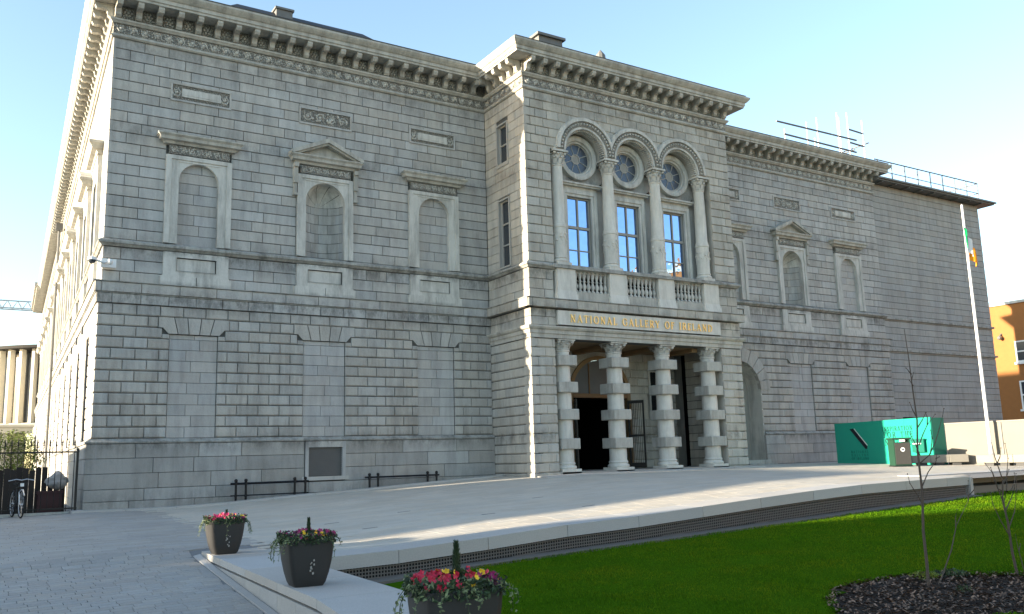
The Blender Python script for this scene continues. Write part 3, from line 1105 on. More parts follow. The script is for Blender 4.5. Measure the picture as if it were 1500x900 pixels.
# wall cores (dark joint mortar shows between the stones); pierced for the niches
core = MB()
for x0, x1, nx in ((.03, W1-.02, 6.86), (W2, W3-.03, 30.2)):
    for xa, xb, ax in ((x0, nx-.8, nx-4.15), (nx+.8, x1, nx+4.15)):
        core.box(xa, ax-.7, .035, .9, 6.3, 14.3)
        core.box(ax+.7, xb, .035, .9, 6.3, 14.3)
        core.box(ax-.7, ax+.7, .035, .9, 6.3, 7.8)
        core.box(ax-.7, ax+.7, .035, .9, 10.6, 14.3)
        core.box(ax-.7, ax+.7, .30, .9, 7.8, 10.6)
    core.box(nx-.8, nx+.8, .035, .9, 6.3, 7.8)
    core.box(nx-.8, nx+.8, .035, .9, 10.6, 14.3)
    core.box(nx-.8, nx+.8, .86, .9, 7.8, 10.6)
core.box(.0, W1-.02, -.045, 0.9, 5.05, 6.29)
core.box(27.42, W3-.03, -.045, 0.9, 5.05, 6.29)
core.box(W2, 27.42, -.045, 0.9, 5.2, 6.29)
for x0, x1, bays in ((0, W1-.02, (2.68, 6.86, 11.0)), (27.42, W3-.03, (30.2, 34.38))):
    cur = x0
    for cx in bays:
        core.box(cur, cx-.72, -.045, .9, -.3, 5.05)
        core.box(cx-.72, cx+.72, .06, .9, 1.76, 5.05)
        core.box(cx-.72, cx+.72, -.045, .9, -.3, 1.76)
        cur = cx+.72
    core.box(cur, x1, -.045, .9, -.3, 5.05)
front.put(core, "wall", "mortar", gal)
for a, b in ((.7, W1+.9), (W2-.9, W3-.1)): front.put(MB().box(a, b, .9, 1.0, -.3, 15.2), "wall", "mortar", gal)
front.put(MB().box(W1+.9, W2-.9, .9, 1.0, 5.3, 15.2), "wall", "mortar", gal)

# plinth moulding
for path in ([(62*.042, 62), (0, 0), (W1, 0)], [(27.4, 0), (W3, 0)]):
    sweep(path, [(-.1, 1.755), (.22, 1.76), (.235, 1.80), (.15, 1.86), (.11, 1.895), (-.1, 1.897)]).build("plinth_moulding", "string_stone", gal)

# relief panel ends etc: ventilation grille in the plinth
mb = MB()
cx = 6.88
for a, b, c, d in ((cx-.68, cx-.57, .62, 1.74), (cx+.57, cx+.68, .62, 1.74), (cx-.57, cx+.57, 1.55, 1.74), (cx-.78, cx+.78, .50, .62)):
    mb.box(a, b, -.23, -.05, c, d)
v = front.put(mb, "vent_frame", "ashlar", gal)
child_put(front, MB().box(cx-.57, cx+.57, -.10, -.05, .62, 1.55), "vent_panel", "vent_grey", v)
mb = MB()
for k in range(15): mb.box(cx-.57, cx+.57, -.14, -.10, .66+.06*k, .69+.06*k)
child_put(front, mb, "vent_slat", "vent_grey", v)

# arched doorway of the far wing
mb = MB()
dc, dr, ds = DOOR
rr = MB()
nseg = 22
for i in range(nseg//2+2):
    pass
for i in range(11):
    a0 = PI*i/11+.01; a1 = PI*(i+1)/11-.01
    pl = [(dc+dr*math.cos(a1), ds+dr*math.sin(a1)), (dc+dr*math.cos(a0), ds+dr*math.sin(a0)),
          (dc+(dr+.62)*math.cos(a0), ds+(dr+.62)*math.sin(a0)), (dc+(dr+.62)*math.cos(a1), ds+(dr+.62)*math.sin(a1))]
    if dc+(dr+.62)*math.cos((a0+a1)/2) < W2+.05: continue
    front.put(MB().prism_y(pl, -.13, .05), "voussoir", "rustic", gal, recalc=True)
inn = MB()
inn.box(dc-dr-.02, dc-dr+.0, -.04, .75, 0, ds)
inn.box(dc+dr, dc+dr+.06, -.09, .75, .4, ds)
for i in range(16):
    a0 = PI*i/16; a1 = PI*(i+1)/16
    inn.quad((dc+dr*math.cos(a0), -.09, ds+dr*math.sin(a0)), (dc+dr*math.cos(a1), -.09, ds+dr*math.sin(a1)),
             (dc+dr*math.cos(a1), .75, ds+dr*math.sin(a1)), (dc+dr*math.cos(a0), .75, ds+dr*math.sin(a0)))
dr_o = front.put(inn, "doorway_reveal", "limestone", gal)
child_put(front, MB().box(dc-dr, dc+dr, .7, .76, .4, ds+dr), "door_panel", "dark_frame", dr_o)
mb = MB().box(dc-.2, dc+dr+.25, -.55, .7, .35, .52).box(dc-.2, dc+dr+.12, -.30, .7, .52, .66)
child_put(front, mb, "door_step", "block_stone", dr_o)
core2 = MB().box(W2, dc-dr-.02, -.045, .9, -.3, 5.2).box(dc+dr+.06, 27.42, -.045, .9, -.3, 5.2)
# spandrel filler round the arch
for i in range(20):
    a0 = PI*i/20; a1 = PI*(i+1)/20
    xa, za, xb, zb = dc+(dr+.02)*math.cos(a0), ds+(dr+.02)*math.sin(a0), dc+(dr+.02)*math.cos(a1), ds+(dr+.02)*math.sin(a1)
    core2.prism_y([(xb, zb), (xa, za), (xa, 5.2), (xb, 5.2)], -.04, .1)
front.put(core2, "wall", "mortar", gal)

# ---------------------------------------------------------------- portico block
PF = Wall(W1, -PD, 0)
PL = W2-W1                      # 10.15
cen = PL/2
XC = [cen+(i-1.5)*2.36 for i in range(4)]
XB = [cen+(i-1)*2.36 for i in range(3)]
XP0, XP1 = 1.02, 9.07           # porch opening
ZP = frange(.5, 5.13, 14)
lst = lay_rust(0, PL, ZP, lambda a, b: [(XP0, XP1)], L=.6, off=.0)
PF.stones("rusticated_stone", lst, "portico_stone", gal, y=0, d=.16, gap=.005, gz=.024, b=.034, bx=.005, proud=.003)
for xa, xb in ((-.03, .5), (.505, XP0+.02), (XP1-.02, 9.6), (9.605, PL+.03)):
    PF.put(MB().stone(xa, xb, -.03, .15, .495, .5, .01), "plinth_stone", "portico_stone", gal)
# frieze course beside the name panel
lst = lay_ashlar(0, PL, [5.58, 5.88, 6.17], lambda a, b: [(1.08, 9.0)], .5, .9)
PF.stones("ashlar_stone", lst, "portico_stone", gal, y=-.04, d=.2, gap=.014, b=.01)
lst = lay_rust(-.16, PL+.16, [6.2, 6.5], lambda a, b: [], L=.95)
PF.stones("band_stone", lst, "portico_stone", gal, y=-.2, d=.4, gap=.012, b=.008)
lst = lay_ashlar(0, PL, ZA, lambda a, b: [(1.05, 9.12)], .45, .8)
PF.stones("ashlar_stone", lst, "portico_stone", gal, y=0, d=.2, gap=.016, b=.012)
def blk_c(z0, z1):
    if z0 < 12.15: return [(1.12, 9.03)]
    out = []
    for xb in XB:
        dz = max(0, z0-12.2)
        if dz < 1.25:
            h = math.sqrt(1.25**2-dz*dz); out.append((xb-h, xb+h))
    return out
lst = lay_ashlar(0, PL, ZU, blk_c, .5, .85, quoin=(.5, .28))
PF.stones("ashlar_stone", lst, "portico_stone", gal, y=0, d=.2, gap=.014, gz=.024, b=.018, bx=.010)
# cores
core = MB()
core.box(.02, PL-.02, .02, .5, 5.13, 6.505).box(.02, 1.0, .022, .5, 6.506, 7.55).box(9.15, PL-.02, .022, .5, 6.506, 7.55)
PF.put(core, "wall", "mortar", gal)
sp = MB()
PF.put(MB().box(.02, 1.12, .05, .59, 7.56, 14.3), "pier_core", "portico_stone", gal)
PF.put(MB().box(9.03, PL-.02, .05, .59, 7.56, 14.3), "pier_core", "portico_stone", gal)
xs_ = frange(1.122, 9.028, 120)
for xa, xb in zip(xs_, xs_[1:]):
    def top(x):
        z = 12.15
        for c in XB:
            d = abs(x-c)
            if d < .96: z = max(z, 12.2+math.sqrt(.96**2-d*d))
        return z
    sp.prism_y([(xa, top(xa)), (xb, top(xb)), (xb, 14.3), (xa, 14.3)], .03, .6)
PF.put(sp, "wall", "portico_stone", gal)

PF.put(MB().box(.02, XP0-.0, .05, .5, .3, 5.13).box(XP1, PL-.02, .05, .5, .3, 5.13), "pier_core", "portico_stone", gal, kind="stuff")
# west return of the portico block
PW = Wall(W1, 0, -PI/2)
def blk_w(z0, z1):
    if z0 < 10.5 and z1 > 7.9: return [(.86, 1.68)]
    if z0 > 11.6 and z1 < 13.6: return [(.86, 1.68)]
    return []
lst = lay_ashlar(0.0, PD-.0, ZU, blk_w, .5, .9)
PW.stones("ashlar_stones", lst, "portico_stone", gal, y=0, d=.12, gap=.010, b=.012, joined=True)
lst = lay_rust(0.0, PD, [.2]+ZP, lambda a, b: [], L=.6, off=.1)
PW.stones("rusticated_stones", lst, "portico_stone", gal, y=0, d=.16, gap=.005, gz=.024, b=.034, bx=.005, joined=True)
lst = lay_rust(0.0, PD, [5.58, 5.88, 6.17], lambda a, b: [], L=.8)+lay_rust(0, PD, ZA, lambda a, b: [], L=.9)
PW.stones("ashlar_stones", lst, "portico_stone", gal, y=0, d=.12, gap=.012, b=.01, joined=True)
lst = lay_rust(0.0, PD+.17, [6.2, 6.5], lambda a, b: [], L=.95)
PW.stones("band_stones", lst, "portico_stone", gal, y=-.198, d=.3, gap=.012, b=.008, joined=True)
core = MB()
core.box(0, .86, .04, .4, 7.5, 14.3).box(1.68, PD-.05, .04, .4, 7.5, 14.3)
core.box(.86, 1.68, .04, .4, 10.5, 11.72).box(.86, 1.68, .04, .4, 13.42, 14.3).box(.86, 1.68, .04, .4, 7.5, 7.86)
core.box(0, PD-.05, .04, .4, 0, 7.5)
PW.put(core, "wall", "mortar", gal)
PEo = MB().box(W2-.3, W2, -PD+.05, 1.0, -.3, 15.3)
front.put(PEo, "wall", "ashlar", gal)

def sash(wall, x0, x1, z0, z1, rows, yb):
    mb = MB()
    t = .05
    for a, b, c, d in ((x0, x0+t, z0, z1), (x1-t, x1, z0, z1), (x0+t, x1-t, z0, z0+t), (x0+t, x1-t, z1-t, z1)):
        mb.box(a, b, yb-.05, yb+.05, c, d)
    for z in rows: mb.box(x0+t, x1-t, yb-.04, yb+.04, z-.025, z+.025)
    # stone margin
    for a, b, c, d in ((x0-.07, x0, z0-.06, z1+.06), (x1, x1+.07, z0-.06, z1+.06), (x0, x1, z1, z1+.06), (x0, x1, z0-.06, z0)):
        mb.box(a, b, -.03, .3, c, d)
    s = wall.put(mb, "window", "frame_paint", gal)
    zz = [z0+t]+sorted(rows)+[z1-t]
    for a, b in zip(zz, zz[1:]):
        child_put(wall, MB().box(x0+t, x1-t, yb, yb+.01, a+.02, b-.02), "pane", "dark_glass", s)
    child_put(wall, MB().box(x0, x1, yb+.1, yb+.14, z0, z1), "unlit_room_sheet", "interior", s)  # black sheet in place of the unlit room behind the panes
sash(PW, .93, 1.61, 7.93, 10.43, [8.75, 9.55], .14)
sash(PW, .93, 1.61, 11.79, 13.35, [12.6], .14)

# name panel, architrave
mb = MB().box(1.1, 8.98, -.12, .05, 5.62, 6.13)
pan = PF.put(mb, "name_panel", "column_stone", gal)
sweep([(W1, 0), (W1, -PD), (W2, -PD), (W2, -.1)], [(-.3, 5.135), (.03, 5.14), (.03, 5.28), (.07, 5.29), (.07, 5.41), (.13, 5.44), (.17, 5.5), (.17, 5.55), (.05, 5.575), (-.3, 5.577)]).build("architrave", "cornice_stone", gal)

# ---- letters ------------------------------------------------------------
def strokes(ch):
    """strokes on a 0..w x 0..1 grid: (width, [(x0, y0, x1, y1, thick)])"""
    T, t = .15, .06
    def ser(x, y, a=.12): return (x-a, y, x+a, y, t)
    def arc(cx, cy, rx, ry, a0, a1, n=9, th0=T, th1=t, thick_at=None):
        out = []
        for i in range(n):
            p = a0+(a1-a0)*i/n; q = a0+(a1-a0)*(i+1)/n
            m = abs(math.cos((p+q)/2))
            out.append((cx+rx*math.cos(p), cy+ry*math.sin(p), cx+rx*math.cos(q), cy+ry*math.sin(q), t+(T-t)*m))
        return out
    D = {
        'I': (.34, [(.17, 0, .17, 1, T), ser(.17, .03), ser(.17, .97)]),
        'L': (.62, [(.16, 0, .16, 1, T), ser(.16, .97), (.05, .03, .58, .03, t), (.56, .03, .60, .24, t)]),
        'T': (.74, [(.37, 0, .37, 1, T), ser(.37, .03), (.04, .96, .70, .96, t), (.04, .96, .02, .76, t), (.70, .96, .72, .76, t)]),
        'H': (.84, [(.17, 0, .17, 1, T), (.67, 0, .67, 1, T), (.17, .5, .67, .5, t)]+[ser(x, y) for x in (.17, .67) for y in (.03, .97)]),
        'E': (.64, [(.16, 0, .16, 1, T), ser(.16, .97), (.05, .03, .56, .03, t), (.16, .97, .55, .97, t), (.16, .52, .45, .52, t), (.56, .03, .59, .22, t), (.55, .97, .57, .78, t), (.45, .42, .45, .62, t)]),
        'F': (.60, [(.16, 0, .16, 1, T), ser(.16, .03), (.05, .97, .54, .97, t), (.16, .52, .43, .52, t), (.54, .97, .56, .78, t), (.43, .42, .43, .62, t)]),
        'N': (.86, [(.16, 0, .16, 1, t), (.70, 0, .70, 1, t), (.14, 1, .70, 0, T), ser(.16, .03), ser(.13, .97), ser(.70, .97)]),
        'A': (.82, [(.10, 0, .41, 1, t), (.41, 1, .72, 0, T), (.22, .34, .62, .34, t), ser(.10, .03), ser(.72, .03)]),
        'Y': (.78, [(.08, .97, .39, .45, T), (.70, .97, .39, .45, t), (.39, 0, .39, .47, T), ser(.39, .03), ser(.08, .97), ser(.70, .97)]),
        'V': (.78, [(.08, .97, .39, 0, T), (.70, .97, .39, 0, t), ser(.08, .97), ser(.70, .97)]),
        'R': (.76, [(.16, 0, .16, 1, T), ser(.16, .03), (.05, .97, .36, .97, t), (.16, .50, .36, .50, t)]+arc(.36, .735, .24, .235, -PI/2, PI/2, 7)+[(.36, .50, .70, .02, T)]),
        'P': (.66, [(.16, 0, .16, 1, T), ser(.16, .03), (.05, .97, .36, .97, t), (.16, .47, .36, .47, t)]+arc(.36, .72, .24, .25, -PI/2, PI/2, 7)),
        'D': (.84, [(.16, 0, .16, 1, T), (.05, .97, .36, .97, t), (.05, .03, .36, .03, t)]+arc(.36, .5, .38, .47, -PI/2, PI/2, 9)),
        'O': (.90, arc(.45, .5, .38, .48, 0, 2*PI, 16)),
        'C': (.80, arc(.45, .5, .38, .48, .7, 2*PI-.7, 13)+[(.74, .82, .75, .64, t)]),
        'G': (.86, arc(.45, .5, .38, .48, .7, 2*PI-.75, 13)+[(.74, .82, .75, .66, t), (.72, .08, .72, .44, T), (.58, .44, .82, .44, t)]),
        'S': (.60, arc(.30, .74, .21, .23, .4, 1.5*PI, 8)+arc(.30, .26, .22, .24, PI/2, -PI+.35, 8)),
        ' ': (.45, []),
    }
    return D[ch]

def letter_mb(ch, h, y0=0.0, y1=.02):
    wd, st = strokes(ch)
    mb = MB()
    for i, (xa, ya, xb, yb, th) in enumerate(st):
        a = Vector((xa*h, ya*h)); b = Vector((xb*h, yb*h))
        d = (b-a)
        if d.length < 1e-6: continue
        d.normalize(); nrm = Vector((-d.y, d.x))*th*h/2
        e = d*th*h*.12
        p = [a-e-nrm, b+e-nrm, b+e+nrm, a-e+nrm]
        jig = .0006*(i % 5)
        mb.prism_y([(q.x, q.y) for q in p], y0-jig, y1)
    return mb, wd*h

def write(text, wall_put, parent, m, x0, x1, z, h, y, depth, name="letter", nudge=0):
    ws = [strokes(c)[0]*h for c in text]
    gap = (x1-x0-sum(ws))/(len(text)-1)
    x = x0
    for c, wv in zip(text, ws):
        if c != ' ':
            mb, _ = letter_mb(c, h, 0, depth)
            for i, (a, b, d) in enumerate(mb.v): mb.v[i] = (a+x, b+y, d+z)
            wall_put(mb, name, m, parent)
        x += wv+gap
write("NATIONAL GALLERY OF IRELAND", lambda mb, n, m, p: child_put(PF, mb, n, m, p), pan, "gold", 1.62, 8.5, 5.73, .27, -.155, .035)

# ---- upper arcade --------------------------------------------------------
RY = .60      # recessed wall
bd = MB()
for xb in XB:
    a, b = (1.12 if xb == XB[0] else xb-1.18), (9.03 if xb == XB[2] else xb+1.18)
    ww, z0, z1 = .56, 7.93, 10.64
    bd.box(a, xb-ww, RY, RY+.1, 7.6, 10.9)
    bd.box(xb+ww, b, RY, RY+.1, 7.6, 10.9)
    bd.box(xb-ww, xb+ww, RY, RY+.1, 7.6, z0)
    bd.box(xb-ww, xb+ww, RY, RY+.1, z1, 10.9)
    bd.box(a, b, RY, RY+.1, 10.9, 11.2)
    zc = 12.17
    n = 32
    sq = []
    for i in range(n+1):
        t = 2*PI*i/n
        c, s_ = math.cos(t), math.sin(t)
        k = 1/max(abs(c)/1.18, abs(s_)/.97)
        sq.append((xb+k*c, zc+k*s_, xb+.66*c, zc+.66*s_))
    for p, q in zip(sq, sq[1:]):
        bd.prism_y([(p[2], p[3]), (p[0], p[1]), (q[0], q[1]), (q[2], q[3])], RY, RY+.1)
    bd.box(a, b, RY, RY+.1, 13.14, 13.5)
    if a < xb-1.19: bd.box(a, xb-1.18, RY, RY+.1, 11.2, 13.14)
    if b > xb+1.19: bd.box(xb+1.18, b, RY, RY+.1, 11.2, 13.14)
PF.put(bd, "wall", "ashlar", gal)
PF.put(MB().box(1.0, 9.1, .02, RY+.3, 7.55, 7.66), "balcony_floor", "block_stone", gal)
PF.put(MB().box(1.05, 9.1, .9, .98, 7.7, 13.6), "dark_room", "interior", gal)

for xb in XB:
    # archivolt
    lim = (xb-1.18, xb+1.18)
    l2 = (lim[0] if xb > XB[0] else -9, lim[1] if xb < XB[2] else 99)
    m1 = MB()
    arch_ring(m1, xb, 12.2, .93, 1.02, -.05, .60, 28)
    arch_ring(m1, xb, 12.2, 1.22, 1.33, -.13, .05, 28, l2)
    arch_ring(m1, xb, 12.2, 1.33, 1.37, -.09, .05, 28, l2)
    av = PF.put(m1, "archivolt", "limestone", gal)
    m2 = MB(); arch_ring(m2, xb, 12.2, 1.02, 1.22, -.075, .05, 28, l2)
    child_put(PF, m2, "carved_arch_band", "carved_fine", av)
    m3 = MB()
    for i in range(26):
        a = PI*(i+.5)/26
        c, s_ = math.cos(a), math.sin(a)
        m3.ball((xb+1.12*c, -.085, 12.2+1.12*s_), .04, 6)
    for i in range(34):       # small dentils under the arch
        a = PI*(i+.5)/34
        c, s_ = math.cos(a), math.sin(a)
        u = Vector((c, 0, s_)); t_ = Vector((-s_, 0, c))
        p = Vector((xb, 0, 12.2))+u*.90
        q = [p+u*.035-t_*.02, p+u*.035+t_*.02, p-u*.035+t_*.02, p-u*.035-t_*.02]
        m3.prism_y([(v.x, v.z) for v in q][::-1], .04, .30)
    child_put(PF, m3, "arch_beads", "limestone", av, kind="stuff")
    # rondel
    rl = MB().lathe([(.60, RY+.08), (.60, RY-.06), (.66, RY-.06), (.68, RY-.14), (.76, RY-.18), (.86, RY-.16), (.89, RY-.08), (.90, RY+.02)], xb, 12.17, 40, 'y')
    ro = PF.put(rl, "round_window", "limestone", gal, smooth=True)
    m4 = MB()
    for k in range(8):
        a0 = 2*PI*k/8+.035+PI/8; a1 = 2*PI*(k+1)/8-.035+PI/8
        pl = []
        for t in frange(a0, a1, 5): pl.append((xb+.565*math.cos(t), 12.17+.565*math.sin(t)))
        for t in frange(a1, a0, 3): pl.append((xb+.20*math.cos(t), 12.17+.20*math.sin(t)))
        child_put(PF, MB().prism_y(pl, RY+.05, RY+.06), "pane", "lead_glass", ro, recalc=True)
    child_put(PF, MB().prism_y([(xb+.165*math.cos(t), 12.17+.165*math.sin(t)) for t in frange(0, 2*PI, 18)[:-1]], RY+.05, RY+.06), "pane", "dark_frame", ro, recalc=True)
    m5 = MB()
    for k in range(8):
        a = 2*PI*k/8+PI/8
        m5.tube((xb+.17*math.cos(a), RY+.045, 12.17+.17*math.sin(a)), (xb+.6*math.cos(a), RY+.045, 12.17+.6*math.sin(a)), .018, n=6)
    m5.lathe([(.165, RY+.03), (.205, RY+.03), (.205, RY+.07), (.165, RY+.07), (.165, RY+.03)], xb, 12.17, 24, 'y')
    m5.lathe([(.56, RY+.03), (.61, RY+.03), (.61, RY+.07)], xb, 12.17, 32, 'y')
    child_put(PF, m5, "glazing_bars", "frame_paint", ro)
    # tall window with moulded surround
    ww, z0, z1 = .56, 7.93, 10.64
    f = MB()
    for ins, y0, wd in ((.0, RY-.10, .10), (.10, RY-.14, .14)):
        a, b, c = xb-ww-ins-wd, xb+ww+ins+wd, z1+ins+wd
        f.box(a, a+wd, y0, RY+.02, z0-.06, c)
        f.box(b-wd, b, y0, RY+.02, z0-.06, c)
        f.box(a+wd, b-wd, y0, RY+.02, c-wd, c)
    f.box(xb-.82, xb+.82, RY-.10, RY+.01, 10.89, 11.02)
    f.box(xb-.92, xb+.92, RY-.24, RY+.01, 11.02, 11.08)
    f.box(xb-.98, xb+.98, RY-.30, RY+.01, 11.08, 11.14)
    f.box(xb-.8, xb+.8, RY-.12, RY+.01, 7.72, z0-.06)
    wo = PF.put(f, "window", "limestone", gal)
    fr = MB()
    t = .06; yb = RY+.08
    for a, b, c, d in ((xb-ww, xb-ww+t, z0, z1), (xb+ww-t, xb+ww, z0, z1), (xb-ww+t, xb+ww-t, z0, z0+t), (xb-ww+t, xb+ww-t, z1-t, z1)):
        fr.box(a, b, yb-.05, yb+.05, c, d)
    fr.box(xb-.03, xb+.03, yb-.045, yb+.045, z0+t, z1-t)
    fr.box(xb-ww+t, xb-.03, yb-.06, yb+.045, 9.42, 9.52)
    fr.box(xb+.03, xb+ww-t, yb-.06, yb+.045, 9.42, 9.52)
    for s_ in (-1, 1):
        xa, xd = sorted((xb+s_*.03, xb+s_*(ww-t)))
        fr.box(xa, xd, yb-.03, yb+.03, 8.58, 8.62)
    child_put(PF, fr, "sash_frame", "dark_frame", wo)
    zz = [(z0+t, 8.58), (8.62, 9.42), (9.52, z1-t)]
    for s_ in (-1, 1):
        xa, xd = sorted((xb+s_*.03, xb+s_*(ww-t)))
        for a, b in zz:
            child_put(PF, MB().box(xa, xd, yb, yb+.01, a, b), "pane", "window_glass", wo)

def capital(mb, cx, cy, z0, z1, r, ab):
    h = z1-z0
    mb.lathe([(r*1.0, z0), (r*1.12, z0+.02), (r*1.12, z0+.05), (r*.98, z0+.06), (r*1.05, z0+h*.5), (r*1.35, z0+h*.82)], cx, cy, 20)
    for tier, (zz, rr, hh) in enumerate(((z0+.06, 1.06, h*.38), (z0+h*.34, 1.12, h*.4))):
        for k in range(8):
            a = 2*PI*(k+.5*tier)/8
            c, s_ = math.cos(a), math.sin(a)
            tn = Vector((-s_, c, 0)); u = Vector((c, s_, 0)); o = Vector((cx, cy, 0))
            p0 = o+u*r*rr; wv = r*.34
            a1 = p0+Vector((0, 0, zz)); a2 = p0+u*r*.18+Vector((0, 0, zz+hh*.75)); a3 = p0+u*r*.5+Vector((0, 0, zz+hh)); a4 = p0+u*r*.55+Vector((0, 0, zz+hh*.78))
            mb.quad(a1-tn*wv, a1+tn*wv, a2+tn*wv, a2-tn*wv)
            mb.quad(a2-tn*wv, a2+tn*wv, a3+tn*wv*.6, a3-tn*wv*.6)
            mb.quad(a3-tn*wv*.6, a3+tn*wv*.6, a4+tn*wv*.3, a4-tn*wv*.3)
            mb.quad(a1+tn*wv, a1-tn*wv, a1-tn*wv-u*r*.1, a1+tn*wv-u*r*.1)
    for k in range(4):
        a = PI/4+PI/2*k
        c, s_ = math.cos(a), math.sin(a)
        mb.ball((cx+c*r*1.5, cy+s_*r*1.5, z0+h*.78), r*.26, 8)
    mb.box(cx-ab, cx+ab, cy-ab, cy+ab, z1-h*.14, z1)

for xc in XC:
    cy = .24
    co = PF.put(MB().box(xc-.31, xc+.31, cy-.31, cy+.31, 7.82, 7.92).lathe([(.31, 7.92), (.33, 7.97), (.31, 8.02), (.27, 8.03), (.265, 8.07), (.29, 8.1), (.27, 8.14)], xc, cy, 24), "arcade_column", "column_stone", gal)
    child_put(PF, MB().lathe([(.262, 8.13), (.262, 9.22), (.285, 9.24), (.285, 9.32), (.262, 9.34), (.262, 9.40), (.235, 9.45), (.232, 10.3), (.205, 11.56), (.23, 11.58), (.23, 11.62)], xc, cy, 28), "shaft", "column_stone", co, smooth=True)
    mb = MB()
    for k in range(10):
        a = 2*PI*k/10
        c, s_ = math.cos(a), math.sin(a)
        pts = [(xc+.27*math.cos(a+.25*math.sin(q*1.1)), cy+.27*math.sin(a+.25*math.sin(q*1.1)), 8.55+.08*q) for q in range(7)]
        mb.path(pts, .016, n=4)
        mb.ball((xc+.27*c, cy+.27*s_, 8.75+.12*(k % 3)), .045, 6)
    child_put(PF, mb, "carved_drum", "column_stone", co)
    mb = MB(); capital(mb, xc, cy, 11.62, 12.15, .22, .33)
    child_put(PF, mb, "capital", "limestone", co)
    PF.put(MB().box(xc-.24, xc+.24, -.03, RY, 12.152, 12.3), "impost", "limestone", gal)

# balustrade
bal = PF.put(MB().box(.95, 9.2, -.20, .30, 7.66, 7.72).box(.95, 9.2, -.16, .30, 7.722, 7.79), "balustrade", "string_stone", gal)
for xc in XC:
    mb = MB().box(xc-.40, xc+.40, -.13, .28, 6.86, 7.655).prism_x([(-.20, 6.51), (.28, 6.51), (.28, 6.86), (-.13, 6.86)], xc-.42, xc+.42)
    mb.box(xc-.46, xc-.42, -.17, .1, 6.51, 6.75).box(xc+.42, xc+.46, -.17, .1, 6.51, 6.75)
    child_put(PF, mb, "pedestal", "column_stone", bal)
bal_me = MB().lathe([(.045, 6.86), (.075, 6.87), (.075, 6.93), (.04, 6.95), (.05, 7.0), (.078, 7.06), (.078, 7.12), (.045, 7.2), (.035, 7.25), (.06, 7.27), (.06, 7.3), (.035, 7.32), (.045, 7.38), (.072, 7.48), (.065, 7.54), (.04, 7.57), (.072, 7.6), (.072, 7.66)], 0, 0, 10).mesh("baluster", "limestone", True)
for xb in XB:
    child_put(PF, MB().box(xb-.76, xb+.76, -.10, .25, 6.51, 6.86), "bottom_rail", "block_stone", bal)
    for k in range(8):
        link("baluster", bal_me, bal, (xb-.665+.19*k, .04, 0))
    child_put(PF, MB().box(xb-.76, xb+.76, .26, .30, 6.86, 7.65), "balustrade_back", "interior", bal)  # black sheet paints the shade seen between the balusters

# ---- porch ---------------------------------------------------------------
pi = MB()
y_in0, y_in1 = .5, 2.85
pi.box(XP0-.03, XP0, .3, y_in1, .3, 5.5)
PF.put(pi, "porch_wall", "portico_stone", gal)
back = Wall(W1, .02, 0)
lst = lay_rust(XP0, XP1, ZP, lambda a, b: [(cen-1.45, cen+1.45)] if a < 3.4 else ([(cen-math.sqrt(max(0, 1.5**2-(a-3.45)**2)), cen+math.sqrt(max(0, 1.5**2-(a-3.45)**2)))] if a < 4.9 else []) + ([(7.6, 8.25)] if b > 2.5 and a < 4.4 else []), L=.7)
lst = [s for s in lst if not (s[0] < 8.25 and s[1] > 7.6 and s[3] > 2.5 and s[2] < 4.3)]
back.stones("porch_stones", lst, "portico_stone", gal, y=0, d=.1, gap=.012, b=.025, joined=True)
mb = MB().box(XP0, cen-1.48, .05, .2, .3, 5.2).box(cen+1.48, 7.55, .05, .2, .3, 5.2).box(8.3, XP1, .05, .2, .3, 5.2).box(7.55, 8.3, .05, .2, .3, 2.5).box(7.55, 8.3, .05, .2, 4.45, 5.2)
for i in range(18):
    a0 = PI*i/18; a1 = PI*(i+1)/18
    xa, za, xb_, zb = cen+1.48*math.cos(a0), 3.45+1.48*math.sin(a0), cen+1.48*math.cos(a1), 3.45+1.48*math.sin(a1)
    mb.prism_y([(xb_, zb), (xa, za), (xa, 5.2), (xb_, 5.2)], .04, .2)
back.put(mb, "porch_wall", "portico_stone", gal)
# side wall on the right with a dark passage beside the back wall
rw = Wall(W1+XP1, .02, -PI/2)
lst = lay_rust(.65, 2.3, ZP, lambda a, b: [], L=.8)
PEr = Wall(W1+XP1, .02, -PI/2)
mb = MB()
for a, b, c, d in lst:
    # face towards -x
    x0 = XP1; 
    mb.box(x0-.0, x0+.12, -PD+PD+ (2.8-b)+.006, (2.8-a)-.006, c+.012, d-.012)
PF.put(mb, "porch_stones", "portico_stone", gal, kind="stuff")
PF.put(MB().box(XP1+.06, XP1+.2, .3, 2.15, .3, 5.3), "porch_wall", "mortar", gal)
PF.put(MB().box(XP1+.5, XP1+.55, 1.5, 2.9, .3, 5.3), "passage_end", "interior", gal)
PF.put(MB().box(XP0-.3, XP1+.5, -.02, 3.2, .3, .502), "porch_floor", "setts", gal)
# ceiling with beams
PF.put(MB().box(XP0-.1, XP1+.4, .52, 2.95, 5.13, 5.2), "porch_ceiling", "porch_plaster", gal)
for x in (2.0, 3.9, 6.2, 8.1): PF.put(MB().box(x-.14, x+.14, .5, 2.85, 4.97, 5.128), "ceiling_beam", "porch_plaster", gal)
